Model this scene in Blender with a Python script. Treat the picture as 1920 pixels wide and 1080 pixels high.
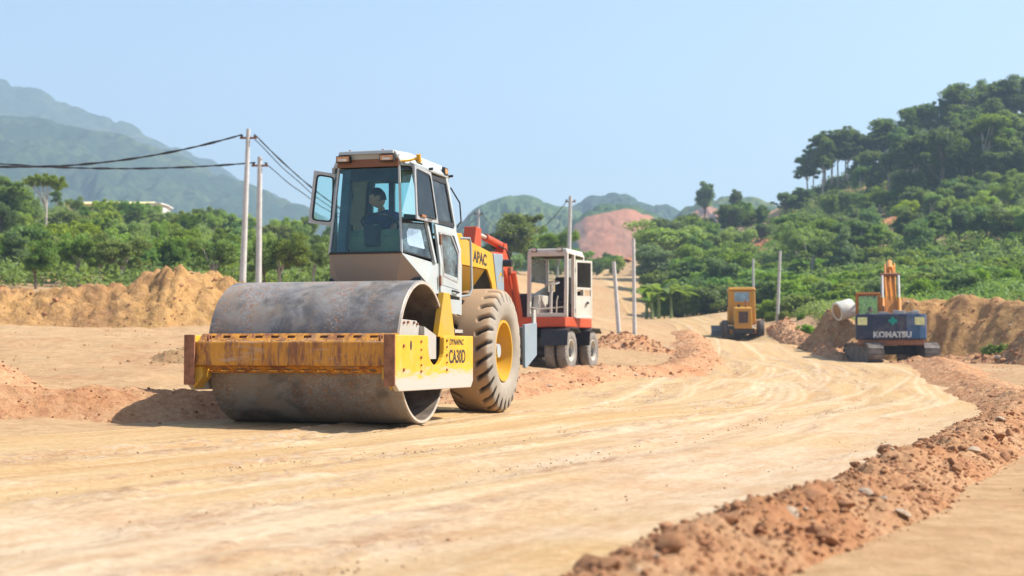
import bpy, bmesh, math, random
import numpy as np
from mathutils import Vector, Matrix, Euler

for o in list(bpy.data.objects): bpy.data.objects.remove(o)
S = bpy.context.scene
COL = S.collection
R = math.radians

# ------------------------------------------------------------------ camera
FPX, CAMZ, YH = 2667.0, 0.82, 652.0          # 50 mm lens in 1920-wide pixels, eye height, horizon row
cam = bpy.data.objects.new('camera', bpy.data.cameras.new('camera'))
COL.objects.link(cam); S.camera = cam
cam.data.lens = 50.0; cam.data.sensor_width = 36.0
cam.data.clip_start = 0.1; cam.data.clip_end = 9000
cam.location = (0, 0, CAMZ)
cam.rotation_euler = (R(90) + math.atan((YH - 540) / FPX), 0, 0)
cam.data.dof.use_dof = True
cam.data.dof.focus_distance = 15.6
cam.data.dof.aperture_fstop = 2.2

# ------------------------------------------------------------------ light
SUN_EL, SUN_AZ = R(49), R(86)                # azimuth clockwise from +Y: the sun stands to the right
W = bpy.data.worlds.new('World'); S.world = W; W.use_nodes = True
wn = W.node_tree.nodes; wl = W.node_tree.links
bg = wn['Background']
sky = wn.new('ShaderNodeTexSky'); sky.sky_type = 'NISHITA'; sky.sun_disc = False
sky.sun_elevation = SUN_EL; sky.sun_rotation = SUN_AZ
sky.air_density = 1.0; sky.dust_density = 1.7; sky.ozone_density = 1.0; sky.altitude = 300
wl.new(sky.outputs[0], bg.inputs[0]); bg.inputs[1].default_value = 0.112
sl = bpy.data.lights.new('sun', 'SUN'); sl.energy = 5.0; sl.angle = R(0.53); sl.color = (1.0, 0.94, 0.84)
so = bpy.data.objects.new('sun', sl); COL.objects.link(so)
sd = Vector((math.sin(SUN_AZ) * math.cos(SUN_EL), math.cos(SUN_AZ) * math.cos(SUN_EL), math.sin(SUN_EL)))
so.rotation_euler = sd.to_track_quat('Z', 'Y').to_euler(); so.location = (60, 0, 80)
S.view_settings.view_transform = 'Standard'; S.view_settings.look = 'None'
S.view_settings.exposure = 1.04; S.view_settings.gamma = 1.0
S.view_settings.use_curve_mapping = False
S.render.engine = 'CYCLES'
S.cycles.use_denoising = True
S.cycles.max_bounces = 7; S.cycles.transparent_max_bounces = 12
S.cycles.volume_bounces = 0; S.cycles.caustics_reflective = False; S.cycles.caustics_refractive = False

# ------------------------------------------------------------------ numeric helpers
def hash2(ix, iy, seed=0):
    h = (ix.astype(np.int64) * 374761393 + iy.astype(np.int64) * 668265263 + seed * 974634777) & 0xffffffff
    h = ((h ^ (h >> 13)) * 1274126177) & 0xffffffff
    h = h ^ (h >> 16)
    return (h & 0xffff) / 65535.0
def vnoise(x, y, seed=0):
    ix = np.floor(x); iy = np.floor(y); fx = x - ix; fy = y - iy
    u = fx * fx * (3 - 2 * fx); v = fy * fy * (3 - 2 * fy)
    a = hash2(ix, iy, seed); b = hash2(ix + 1, iy, seed); c = hash2(ix, iy + 1, seed); d = hash2(ix + 1, iy + 1, seed)
    return (a * (1 - u) + b * u) * (1 - v) + (c * (1 - u) + d * u) * v
def fbm(x, y, oct=4, seed=0, gain=.5):
    s = 0; a = 1; t = 0
    for i in range(oct):
        s = s + a * vnoise(x * 2 ** i + 13.7 * i, y * 2 ** i - 7.3 * i, seed + i); t += a; a *= gain
    return s / t
def bumps(x, y, seed=0):
    """rounded lumps on a jittered lattice: height 0..1 of the nearest lump"""
    ix = np.floor(x); iy = np.floor(y); out = np.zeros_like(x)
    for dx in (-1, 0, 1):
        for dy in (-1, 0, 1):
            cx = ix + dx; cy = iy + dy
            px = cx + .15 + .7 * hash2(cx, cy, seed); py = cy + .15 + .7 * hash2(cx, cy, seed + 1)
            r = .25 + .5 * hash2(cx, cy, seed + 2)
            d2 = ((x - px) ** 2 + (y - py) ** 2) / (r * r)
            out = np.maximum(out, r * np.sqrt(np.clip(1 - d2, 0, 1)))
    return out
def smooth(e0, e1, x):
    t = np.clip((x - e0) / (e1 - e0), 0, 1); return t * t * (3 - 2 * t)
def ptx(px, Y): return (px - 960) / FPX * Y
def ptz(py, Y): return CAMZ + (YH - py) / FPX * Y

# ------------------------------------------------------------------ terrain function
CP = [(0,605,45),(430,612,45),(220,608,46),(0,660,28),(200,690,25),(0,740,18),(400,700,24),(700,640,36),(560,640,40),
      (0,545,70),(300,545,70),(560,540,75),(0,450,120),(300,455,120),(560,490,120),(0,400,170),(300,420,170),(600,470,170),
      (900,570,60),(900,500,120),(1110,530,170),(1250,568,120),(1150,600,80),(1300,560,125),(1150,520,230),(1300,480,230),
      (1300,455,265),(1400,415,240),(1450,395,225),(1045,697,36),(1105,692,38),(1200,640,55),(1150,660,48),
      (1390,640,80),(1200,601,110),(1440,595,95),(1500,600,80),(1530,651,65),(1480,646,72),(1800,665,60),(1920,680,45),(1920,605,80),
      (1600,681,52),(1670,683,54),(1745,678,57),(1690,672,60),(1700,690,40),(1330,682,42),(1920,555,85),(1500,560,100),(1700,540,100),(1700,440,150),(1920,430,140),
      (1500,470,160),(1600,330,220),(1500,375,220),(1700,305,222),(1800,275,224),(1920,240,225),(2300,200,225),(2300,430,140),(2300,560,80)]
pts = [(ptx(a, Y), Y, ptz(b, Y)) for a, b, Y in CP]
for x, y in [(-14,2),(-8,6),(-4,10),(-3,14.5),(0,17.5),(1,10),(3,8),(6,6),(12,6),(12,16),(5,21),(-1,21),(0,0),(-25,0),(25,0),(0,-30),(-30,-30),(30,-30),(9,25),(2,24)]:
    pts.append((x, y, 0.0))
pts += [(4,31,.12),(8,31,.06),(25,28,.2),(40,30,.8),(-9,15,.2),(-20,16,.3),(-40,30,1.2),(-80,60,4),(-120,120,12),(-160,200,16),(120,60,6),(160,120,20),
        (-100,300,13),(0,320,12),(100,330,22),(200,330,28),(-200,400,12),(0,420,12),(120,420,16),(230,250,34)]
PT = np.array(pts); MQ = 3.0
def _phi(d2): return np.sqrt(d2 + MQ * MQ)
_n = len(PT)
_A = np.zeros((_n + 1, _n + 1))
_A[:_n, :_n] = _phi((PT[:, None, 0] - PT[None, :, 0]) ** 2 + (PT[:, None, 1] - PT[None, :, 1]) ** 2) 
_A[:_n, _n] = 1; _A[_n, :_n] = 1
_w = np.linalg.solve(_A + np.diag([.02] * _n + [0]), np.append(PT[:, 2], 0))
def gz(x, y):
    x = np.asarray(x, float); y = np.asarray(y, float); sh = x.shape
    xf = np.clip(x.ravel(), -260, 260); yf = np.clip(y.ravel(), -40, 420)
    z = np.full(xf.shape, _w[_n])
    for i in range(_n):
        z += _w[i] * _phi((xf - PT[i, 0]) ** 2 + (yf - PT[i, 1]) ** 2)
    far = smooth(0, 300, np.maximum(np.abs(x.ravel()) - 260, np.maximum(y.ravel() - 420, -40 - y.ravel())))
    z = z * (1 - far) + 4.0 * far
    return z.reshape(sh)
def gz1(x, y): return float(gz(np.array([x]), np.array([y]))[0])

def catmull(P, n):
    P = np.array(P, float); out = []
    Q = np.vstack([2 * P[0] - P[1], P, 2 * P[-1] - P[-2]])
    for i in range(len(P) - 1):
        p0, p1, p2, p3 = Q[i:i + 4]
        for k in range(n):
            t = k / n
            out.append(.5 * (2 * p1 + (p2 - p0) * t + (2 * p0 - 5 * p1 + 4 * p2 - p3) * t * t + (3 * p1 - p0 - 3 * p2 + p3) * t ** 3))
    out.append(P[-1]); return np.array(out)
def resample(P, step):
    d = np.concatenate([[0], np.cumsum(np.linalg.norm(np.diff(P[:, :2], axis=0), axis=1))])
    s = [0.0]
    while s[-1] < d[-1]:
        i = np.interp(s[-1], d, np.arange(len(d))); p = P[int(i)]
        s.append(s[-1] + step(p))
    s = np.array(s[:-1])
    return s, np.stack([np.interp(s, d, P[:, k]) for k in range(P.shape[1])], 1)
# road centre line: x, y, half width
ROAD = [(-13,-12,5.2),(-8.6,-4,5.0),(-5.6,2.6,4.5),(-3.2,6.8,4.3),(-.25,12.3,3.95),(2.05,17.7,3.95),(3.9,22.3,3.7),(6.1,30.8,3.3),(8.2,39,2.9),(9.9,51,2.7),
        (11.3,66,2.6),(12.4,82,2.6),(12.6,100,2.7),(11.6,120,2.7),(11.0,146,2.7),(10.6,172,2.8),(9.5,200,2.8)]
RC = catmull(ROAD, 24)
def road_frame(P):
    d = np.gradient(P[:, :2], axis=0); d /= np.linalg.norm(d, axis=1)[:, None]
    return d, np.stack([d[:, 1], -d[:, 0]], 1)
_rcs, _rcp = resample(RC, lambda p: .8)
_rd, _rn = road_frame(_rcp)
def road_dist(x, y):
    """signed: >0 inside the road (metres from the edge)"""
    best = np.full(x.shape, -1e9)
    for i in range(len(_rcp)):
        d = np.hypot(x - _rcp[i, 0], y - _rcp[i, 1]); best = np.maximum(best, _rcp[i, 2] - d)
    return best

# ------------------------------------------------------------------ object helpers
def tag(o, label=None, cat=None, group=None, kind=None):
    if label: o['label'] = label
    if cat: o['category'] = cat
    if group: o['group'] = group
    if kind: o['kind'] = kind
    return o
def link(name, me, m=None, parent=None, smooth_=False, bevel=0):
    o = bpy.data.objects.new(name, me); COL.objects.link(o)
    if m is not None and not me.materials: me.materials.append(m)
    if parent is not None: o.parent = parent
    if smooth_: me.polygons.foreach_set('use_smooth', [True] * len(me.polygons))
    if bevel:
        b = o.modifiers.new('bevel', 'BEVEL'); b.width = bevel; b.segments = 2; b.limit_method = 'ANGLE'; b.angle_limit = R(35)
    return o
def mesh_np(name, V, F):
    me = bpy.data.meshes.new(name)
    V = np.asarray(V, np.float32); F = np.asarray(F, np.int32)
    me.vertices.add(len(V)); me.vertices.foreach_set('co', V.ravel())
    k = F.shape[1]
    me.loops.add(F.size); me.loops.foreach_set('vertex_index', F.ravel())
    me.polygons.add(len(F)); me.polygons.foreach_set('loop_start', np.arange(0, F.size, k, dtype=np.int32))
    try: me.polygons.foreach_set('loop_total', np.full(len(F), k, np.int32))
    except Exception: pass
    me.update(calc_edges=True); me.validate()
    return me
def grid_faces(nr, nc):
    i = np.arange(nr * nc).reshape(nr, nc)
    return np.stack([i[:-1, :-1], i[:-1, 1:], i[1:, 1:], i[1:, :-1]], -1).reshape(-1, 4)
def float_attr(me, name, arr):
    a = me.attributes.new(name, 'FLOAT', 'POINT'); a.data.foreach_set('value', np.asarray(arr, np.float32).ravel())
def empty(name, loc=(0, 0, 0), rz=0, parent=None):
    o = bpy.data.objects.new(name, None); COL.objects.link(o); o.location = loc; o.rotation_euler = (0, 0, rz)
    o.empty_display_size = .2
    if parent: o.parent = parent
    return o
def children_of(o): return [c for c in bpy.data.objects if c.parent == o]
def copy_tree(o, parent=None):
    c = o.copy(); COL.objects.link(c)
    if parent is not None: c.parent = parent
    for ch in o.children: copy_tree(ch, c)
    return c

class MB:
    """collects shapes into one mesh"""
    def __init__(s): s.v = []; s.f = []
    def add(s, vs, fs):
        b = len(s.v); s.v += [tuple(map(float, v)) for v in vs]; s.f += [tuple(b + i for i in f) for f in fs]; return s
    def box(s, x0, x1, y0, y1, z0, z1):
        return s.hexa([(x0,y0,z0),(x1,y0,z0),(x1,y1,z0),(x0,y1,z0)], [(x0,y0,z1),(x1,y0,z1),(x1,y1,z1),(x0,y1,z1)])
    def hexa(s, b, t):
        n = len(b)
        return s.add(list(b) + list(t), [tuple(range(n - 1, -1, -1)), tuple(range(n, 2 * n))] + [(i, (i + 1) % n, n + (i + 1) % n, n + i) for i in range(n)])
    def prism(s, poly, a0, a1, axis='x'):
        """poly in the plane normal to axis; x: (y,z)  y: (x,z)  z: (x,y)"""
        m = {'x': lambda p, a: (a, p[0], p[1]), 'y': lambda p, a: (p[0], a, p[1]), 'z': lambda p, a: (p[0], p[1], a)}[axis]
        return s.hexa([m(p, a0) for p in poly], [m(p, a1) for p in poly])
    def slab(s, P, t):
        P = [Vector(p) for p in P]; n = (P[1] - P[0]).cross(P[2] - P[0]).normalized() * (t / 2)
        return s.hexa([p - n for p in P], [p + n for p in P])
    def ring(s, P, w, t):
        """frame of width w round the planar polygon P, thickness t"""
        P = [Vector(p) for p in P]; k = len(P); n = Vector((0, 0, 0))
        for i in range(k): n += P[i].cross(P[(i + 1) % k])
        n.normalize(); I = inset(P, w, n); h = n * (t / 2)
        vs = [p - h for p in P] + [p - h for p in I] + [p + h for p in P] + [p + h for p in I]; fs = []
        for i in range(k):
            j = (i + 1) % k
            fs += [(j, i, k + i, k + j), (2*k + i, 2*k + j, 3*k + j, 3*k + i), (i, j, 2*k + j, 2*k + i), (k + j, k + i, 3*k + i, 3*k + j)]
        return s.add(vs, fs)
    def cyl(s, p0, p1, r0, r1=None, n=16, cap=True):
        r1 = r0 if r1 is None else r1
        p0 = Vector(p0); p1 = Vector(p1); d = (p1 - p0).normalized()
        u = d.orthogonal().normalized(); w = d.cross(u)
        vs = []
        for p, r in ((p0, r0), (p1, r1)):
            for i in range(n):
                a = 2 * math.pi * i / n; vs.append(p + (u * math.cos(a) + w * math.sin(a)) * r)
        fs = [(i, (i + 1) % n, n + (i + 1) % n, n + i) for i in range(n)]
        if cap: fs += [tuple(range(n - 1, -1, -1)), tuple(range(n, 2 * n))]
        return s.add(vs, fs)
    def tube(s, pts, r, n=8):
        pts = [Vector(p) for p in pts]; k = len(pts); rs = r if isinstance(r, (list, tuple)) else [r] * k
        d = (pts[1] - pts[0]).normalized(); u = d.orthogonal().normalized(); vs = []
        for i in range(k):
            d = (pts[min(i + 1, k - 1)] - pts[max(i - 1, 0)]).normalized()
            u = (u - d * u.dot(d)).normalized(); w = d.cross(u)
            for j in range(n):
                a = 2 * math.pi * j / n; vs.append(pts[i] + (u * math.cos(a) + w * math.sin(a)) * rs[i])
        fs = [(i*n + j, i*n + (j+1) % n, (i+1)*n + (j+1) % n, (i+1)*n + j) for i in range(k-1) for j in range(n)]
        fs += [tuple(range(n - 1, -1, -1)), tuple(range((k-1)*n, k*n))]
        return s.add(vs, fs)
    def lathe(s, prof, c, n=48, axis='x', closed=True):
        """prof: (offset along axis, radius) around axis through c"""
        k = len(prof); vs = []
        for i in range(n):
            a = 2 * math.pi * i / n
            for o, r in prof:
                if axis == 'x': vs.append((c[0] + o, c[1] + r * math.cos(a), c[2] + r * math.sin(a)))
                else: vs.append((c[0] + r * math.cos(a), c[1] + r * math.sin(a), c[2] + o))
        fs = []
        for i in range(n):
            for j in range(k if closed else k - 1):
                j2 = (j + 1) % k; i2 = (i + 1) % n
                fs.append((i*k + j, i*k + j2, i2*k + j2, i2*k + j))
        return s.add(vs, fs)
    def build(s, name, m, parent=None, smooth_=False, bevel=0):
        me = bpy.data.meshes.new(name); me.from_pydata(s.v, [], s.f); me.update()
        bm = bmesh.new(); bm.from_mesh(me); bmesh.ops.recalc_face_normals(bm, faces=bm.faces); bm.to_mesh(me); bm.free()
        o = link(name, me, m, parent, smooth_, bevel)
        if smooth_: soften(me)
        return o
def soften(me, ang=38):
    """smooth shading with sharp creases"""
    bm = bmesh.new(); bm.from_mesh(me)
    for e in bm.edges:
        e.smooth = not (len(e.link_faces) == 2 and e.calc_face_angle(0) > R(ang))
    bm.to_mesh(me); bm.free()
def inset(P, w, n):
    k = len(P); out = []
    for i in range(k):
        a = (P[i] - P[i-1]).normalized(); b = (P[(i+1) % k] - P[i]).normalized()
        na = n.cross(a); nb = n.cross(b); m = (na + nb); m.normalize()
        out.append(P[i] + m * (w / max(.3, m.dot(na))))
    return out
def round_poly(P, r, k=4):
    """rounds the corners of a 3D planar polygon"""
    P = [Vector(p) for p in P]; out = []; n = len(P)
    for i in range(n):
        p = P[i]; a = P[i-1] - p; b = P[(i+1) % n] - p
        rr = min(r, a.length * .45, b.length * .45); A = p + a.normalized() * rr; B = p + b.normalized() * rr
        for j in range(k + 1):
            t = j / k; out.append(A * (1-t)**2 + p * 2*t*(1-t) + B * t*t)
    return out
def inset_poly(P, w):
    P = [Vector(p) for p in P]; n = Vector((0, 0, 0))
    for i in range(len(P)): n += P[i].cross(P[(i + 1) % len(P)])
    n.normalize(); return inset(P, w, n)
def lettering(body, size, m, parent, o, xd, yd, bold=0.0, ext=.002, name='lettering', sx=1.0, shear=0):
    cu = bpy.data.curves.new(name, 'FONT'); cu.body = body; cu.size = size; cu.extrude = ext; cu.offset = bold; cu.shear = shear
    t = bpy.data.objects.new('tmp_text', cu); COL.objects.link(t)
    dg = bpy.context.evaluated_depsgraph_get(); me = bpy.data.meshes.new_from_object(t.evaluated_get(dg))
    bpy.data.objects.remove(t)
    me.materials.clear()
    xd = Vector(xd).normalized(); yd = Vector(yd).normalized(); nd = xd.cross(yd).normalized(); o = Vector(o)
    for v in me.vertices: v.co = o + xd * (v.co.x * sx) + yd * v.co.y + nd * v.co.z
    return link(name, me, m, parent)

# ------------------------------------------------------------------ materials
def nmat(name):
    m = bpy.data.materials.new(name); m.use_nodes = True; nt = m.node_tree
    return m, nt, nt.nodes['Principled BSDF']
def N(nt, t, **kw):
    n = nt.nodes.new(t)
    for k, v in kw.items(): setattr(n, k, v)
    return n
def inp(nt, sock, v):
    if hasattr(v, 'links') or hasattr(v, 'is_output'): nt.links.new(v, sock)
    else: sock.default_value = v
def rgba(c): return (c[0], c[1], c[2], 1)
def mixc(nt, f, a, b, blend='MIX'):
    n = N(nt, 'ShaderNodeMix', data_type='RGBA', blend_type=blend)
    inp(nt, n.inputs[0], f)
    inp(nt, n.inputs[6], rgba(a) if isinstance(a, tuple) and len(a) == 3 else a)
    inp(nt, n.inputs[7], rgba(b) if isinstance(b, tuple) and len(b) == 3 else b)
    return n.outputs[2]
def noise(nt, co, scale, detail=5, rough=.6, dist=0):
    n = N(nt, 'ShaderNodeTexNoise'); n.inputs['Scale'].default_value = scale; n.inputs['Detail'].default_value = detail
    n.inputs['Roughness'].default_value = rough; n.inputs['Distortion'].default_value = dist
    if co is not None: nt.links.new(co, n.inputs['Vector'])
    return n.outputs[0]
def ramp(nt, v, lo, hi):
    n = N(nt, 'ShaderNodeMapRange'); n.interpolation_type = 'SMOOTHSTEP'
    nt.links.new(v, n.inputs[0]); n.inputs[1].default_value = lo; n.inputs[2].default_value = hi
    return n.outputs[0]
def coords(nt, kind='Object', scale=None):
    t = N(nt, 'ShaderNodeTexCoord'); o = t.outputs[kind]
    if scale:
        mp = N(nt, 'ShaderNodeMapping'); nt.links.new(o, mp.inputs[0]); mp.inputs['Scale'].default_value = scale; o = mp.outputs[0]
    return o
def math_(nt, op, a, b=None):
    n = N(nt, 'ShaderNodeMath', operation=op); inp(nt, n.inputs[0], a)
    if b is not None: inp(nt, n.inputs[1], b)
    return n.outputs[0]
def bump(nt, p, h, strength=.4, dist=.02):
    b = N(nt, 'ShaderNodeBump'); b.inputs['Strength'].default_value = strength; b.inputs['Distance'].default_value = dist
    nt.links.new(h, b.inputs['Height']); nt.links.new(b.outputs[0], p.inputs['Normal'])

def paint(name, col, dirt=(.36, .25, .14), amount=.5, rough=.45, chip=None, chips=.0, scale=3.0, spec=.4):
    """painted sheet metal with dusty patches and chips down to another colour"""
    m, nt, p = nmat(name); co = coords(nt)
    c = mixc(nt, ramp(nt, noise(nt, co, scale * .4, 3), .3, .7), tuple(x * .86 for x in col), col)
    n1 = noise(nt, co, scale, 8, .7)
    f = math_(nt, 'MULTIPLY', ramp(nt, n1, .42, .75), amount)
    c = mixc(nt, f, c, dirt)
    if chip:
        streak = noise(nt, coords(nt, 'Object', (1, 1, .25)), scale * 6, 6, .75)
        c = mixc(nt, math_(nt, 'MULTIPLY', ramp(nt, streak, .66 - chips * .2, .72 - chips * .2), .9), c, chip)
    nt.links.new(c, p.inputs['Base Color'])
    nt.links.new(math_(nt, 'ADD', math_(nt, 'MULTIPLY', n1, .35), rough - .12), p.inputs['Roughness'])
    p.inputs['Specular IOR Level'].default_value = spec
    bump(nt, p, noise(nt, co, scale * 12, 4), .12, .004)
    return m
def plain(name, col, rough=.6, metal=0.0, var=.25, scale=8.0, bs=.15):
    m, nt, p = nmat(name); co = coords(nt)
    n1 = noise(nt, co, scale, 6, .65)
    c = mixc(nt, ramp(nt, n1, .25, .75), tuple(x * (1 - var) for x in col), tuple(min(1, x * (1 + var)) for x in col))
    nt.links.new(c, p.inputs['Base Color']); p.inputs['Roughness'].default_value = rough; p.inputs['Metallic'].default_value = metal
    bump(nt, p, noise(nt, co, scale * 5, 4), bs, .005)
    return m
def soil(name, c1, c2, c3, scale=.6, fine=9.0, bs=.6, bd=.03, coord='Object', stretch=None, flecks=None):
    """earth in three tones, grainy, with optional pale flecks"""
    m, nt, p = nmat(name); co = coords(nt, coord, stretch)
    big = noise(nt, co, scale, 4, .55, .4); mid = noise(nt, co, scale * 6, 6, .65); fn = noise(nt, coords(nt), fine, 8, .72)
    c = mixc(nt, ramp(nt, big, .3, .7), c1, c2)
    c = mixc(nt, math_(nt, 'MULTIPLY', ramp(nt, mid, .45, .72), .8), c, c3)
    c = mixc(nt, ramp(nt, fn, .25, .8), mixc(nt, .3, c, (.05, .03, .015)), mixc(nt, .12, c, (.8, .68, .5)))
    if flecks:
        c = mixc(nt, ramp(nt, noise(nt, co, fine * .55, 5, .8), .66, .72), c, flecks)
    nt.links.new(c, p.inputs['Base Color']); p.inputs['Roughness'].default_value = .95; p.inputs['Specular IOR Level'].default_value = .1
    h = math_(nt, 'ADD', math_(nt, 'MULTIPLY', mid, .7), fn)
    bump(nt, p, h, bs, bd)
    return m
def leafm(name, c1, c2, c3, hue=.35):
    m, nt, p = nmat(name)
    oi = N(nt, 'ShaderNodeObjectInfo'); g = N(nt, 'ShaderNodeNewGeometry')
    c = mixc(nt, g.outputs['Random Per Island'], c1, c2)
    c = mixc(nt, math_(nt, 'MULTIPLY', oi.outputs['Random'], hue * 2), c, c3)
    hs = N(nt, 'ShaderNodeHueSaturation'); nt.links.new(c, hs.inputs['Color']); nt.links.new(math_(nt, 'ADD', math_(nt, 'MULTIPLY', oi.outputs['Random'], .95), .60), hs.inputs['Value']); r2 = math_(nt, 'FRACT', math_(nt, 'MULTIPLY', oi.outputs['Random'], 17.3)); nt.links.new(math_(nt, 'ADD', math_(nt, 'MULTIPLY', r2, .06), .462), hs.inputs['Hue']); nt.links.new(math_(nt, 'ADD', math_(nt, 'MULTIPLY', math_(nt, 'FRACT', math_(nt, 'MULTIPLY', oi.outputs['Random'], 41.7)), .4), .78), hs.inputs['Saturation']); c = hs.outputs[0]
    nt.links.new(c, p.inputs['Base Color']); p.inputs['Roughness'].default_value = .55; p.inputs['Specular IOR Level'].default_value = .25
    tr = N(nt, 'ShaderNodeBsdfTranslucent'); nt.links.new(mixc(nt, .5, c, (.42, .55, .04)), tr.inputs[0])
    mx = N(nt, 'ShaderNodeMixShader'); mx.inputs[0].default_value = .42
    nt.links.new(p.outputs[0], mx.inputs[1]); nt.links.new(tr.outputs[0], mx.inputs[2])
    nt.links.new(mx.outputs[0], nt.nodes['Material Output'].inputs[0])
    return m
def glass(name, tint, ior=1.5, dust=.06, film=(.45, .5, .48)):  # film holds dust, and on the blue panes a painted sky reflection
    m, nt, p = nmat(name); nt.nodes.remove(p)
    tr = N(nt, 'ShaderNodeBsdfTransparent'); tr.inputs[0].default_value = rgba(tint)
    gl = N(nt, 'ShaderNodeBsdfGlossy'); gl.inputs['Roughness'].default_value = .03
    fr = N(nt, 'ShaderNodeFresnel'); fr.inputs[0].default_value = ior
    mx = N(nt, 'ShaderNodeMixShader'); nt.links.new(fr.outputs[0], mx.inputs[0])
    nt.links.new(tr.outputs[0], mx.inputs[1]); nt.links.new(gl.outputs[0], mx.inputs[2])
    df = N(nt, 'ShaderNodeBsdfDiffuse'); df.inputs[0].default_value = rgba(film)
    m2 = N(nt, 'ShaderNodeMixShader')
    nt.links.new(math_(nt, 'MULTIPLY', ramp(nt, noise(nt, coords(nt), 3, 6, .7), .3, .8), dust), m2.inputs[0])
    nt.links.new(mx.outputs[0], m2.inputs[1]); nt.links.new(df.outputs[0], m2.inputs[2])
    nt.links.new(m2.outputs[0], nt.nodes['Material Output'].inputs[0])
    return m

M = {}
M['ground'] = soil('dry_earth', (.46,.30,.155), (.40,.24,.115), (.38,.185,.085), .12, 5, .7, .05)
M['red_soil'] = soil('red_clod_earth', (.46,.205,.085), (.52,.30,.155), (.33,.12,.05), 1.3, 18, 1.0, .03, flecks=(.62,.52,.40))
M['brown_soil'] = soil('brown_heap_earth', (.43,.27,.12), (.33,.18,.085), (.25,.135,.065), .35, 4, .9, .08)
M['ochre_soil'] = soil('ochre_heap_earth', (.52,.29,.095), (.42,.215,.08), (.29,.135,.055), .35, 5, 1.0, .10)
M['clod'] = soil('clod_earth', (.44,.195,.085), (.33,.125,.055), (.53,.34,.19), 2.2, 30, .7, .01)
M['crumb'] = soil('road_crumb_earth', (.50,.33,.19), (.46,.27,.15), (.56,.42,.28), 3, 30, .5, .008)
M['stone'] = soil('pale_stone', (.47,.36,.26), (.42,.30,.21), (.54,.45,.36), 4, 30, .5, .01)

def road_mat():
    m, nt, p = nmat('compacted_road_earth')
    uv = coords(nt, 'UV'); ob = coords(nt)
    def st(sx, sy):
        mp = N(nt, 'ShaderNodeMapping'); nt.links.new(uv, mp.inputs[0]); mp.inputs['Scale'].default_value = (sx, sy, 1); return mp.outputs[0]
    big = noise(nt, st(.07, .35), 1, 4, .55, .3)
    streak = noise(nt, st(.22, 2.4), 1, 6, .65, .2)
    thin = noise(nt, st(.5, 9), 1, 5, .7)
    fine = noise(nt, ob, 16, 9, .75); mott = noise(nt, st(1.2, 3.2), 1, 7, .72)
    at = N(nt, 'ShaderNodeAttribute'); at.attribute_name = 'dust'
    pk = N(nt, 'ShaderNodeAttribute'); pk.attribute_name = 'pale_clay'
    ro = N(nt, 'ShaderNodeAttribute'); ro.attribute_name = 'loose'
    c = mixc(nt, ramp(nt, big, .32, .68), (.44,.27,.10), (.49,.325,.145))
    c = mixc(nt, math_(nt, 'MULTIPLY', ramp(nt, streak, .46, .66), .8), c, (.40,.21,.075))
    c = mixc(nt, math_(nt, 'MULTIPLY', ramp(nt, thin, .5, .68), .55), c, (.57,.42,.24))
    c = mixc(nt, math_(nt, 'MULTIPLY', ramp(nt, noise(nt, st(.9, 16), 1, 6, .75), .58, .70), .55), c, (.34,.18,.085))
    pc = mixc(nt, ramp(nt, mott, .35, .62), (.45,.275,.145), (.53,.405,.265))
    pc = mixc(nt, ramp(nt, noise(nt, st(2.4, 7), 1, 6, .75), .6, .72), pc, (.60,.52,.42))
    pc = mixc(nt, ramp(nt, noise(nt, st(1.1, 6), 1, 6, .7), .66, .76), pc, (.27,.22,.21))
    c = mixc(nt, pk.outputs['Fac'], c, pc)
    c = mixc(nt, math_(nt, 'MULTIPLY', ro.outputs['Fac'], ramp(nt, noise(nt, st(7, 17), 1, 6, .8), .44, .55)), c, mixc(nt, ramp(nt, mott, .4, .6), (.27,.145,.075), (.50,.38,.26)))
    c = mixc(nt, at.outputs['Fac'], c, (.63,.49,.32))
    c = mixc(nt, math_(nt, 'MULTIPLY', ramp(nt, noise(nt, st(9, 34), 1, 5, .8), .60, .66), .6), c, (.25,.14,.07))
    c = mixc(nt, math_(nt, 'MULTIPLY', ramp(nt, noise(nt, st(5, 26), 1, 5, .8), .61, .67), .55), c, (.66,.54,.38))
    c = mixc(nt, ramp(nt, fine, .25, .8), mixc(nt, .34, c, (.14,.075,.035)), mixc(nt, .16, c, (.8,.7,.55)))
    nt.links.new(c, p.inputs['Base Color']); p.inputs['Roughness'].default_value = .9; p.inputs['Specular IOR Level'].default_value = .15
    h = math_(nt, 'ADD', math_(nt, 'MULTIPLY', mott, .6), math_(nt, 'ADD', math_(nt, 'MULTIPLY', thin, .35), math_(nt, 'MULTIPLY', fine, .5)))
    bump(nt, p, h, .8, .028)
    return m
M['road'] = road_mat()

# ------------------------------------------------------------------ ground sheet
def spaced(lo, hi, core0, core1, d0, grow):
    a = [core0]
    while a[-1] < core1: a.append(a[-1] + d0)
    d = d0
    while a[-1] < hi: d *= grow; a.append(a[-1] + d)
    b = [core0]; d = d0
    while b[-1] > lo: d *= grow; b.append(b[-1] - d)
    return np.array(b[::-1][:-1] + a)
def ground():
    xs = np.unique(np.clip(spaced(-3500, 3500, -14, 22, .22, 1.055), -1480, 1580)); ys = np.unique(np.clip(spaced(-500, 3800, 3, 46, .22, 1.05), -115, 2380))
    X, Y = np.meshgrid(xs, ys); Z = gz(X, Y)
    rd = road_dist(X, Y)
    rough = 1 - smooth(-1.5, .2, rd)
    Z = Z + rough * ((fbm(X * .5, Y * .5, 4, 3) - .5) * .16 + (fbm(X * 2.2, Y * 2.2, 3, 9) - .5) * .07) * np.clip(Y / 12, .5, 1.6)
    Z = Z - .12 * smooth(.05, .7, rd)
    me = mesh_np('ground', np.stack([X, Y, Z], -1).reshape(-1, 3), grid_faces(*X.shape))
    tag(link('ground', me, M['ground'], None, True), kind='structure')
ground()

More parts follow.
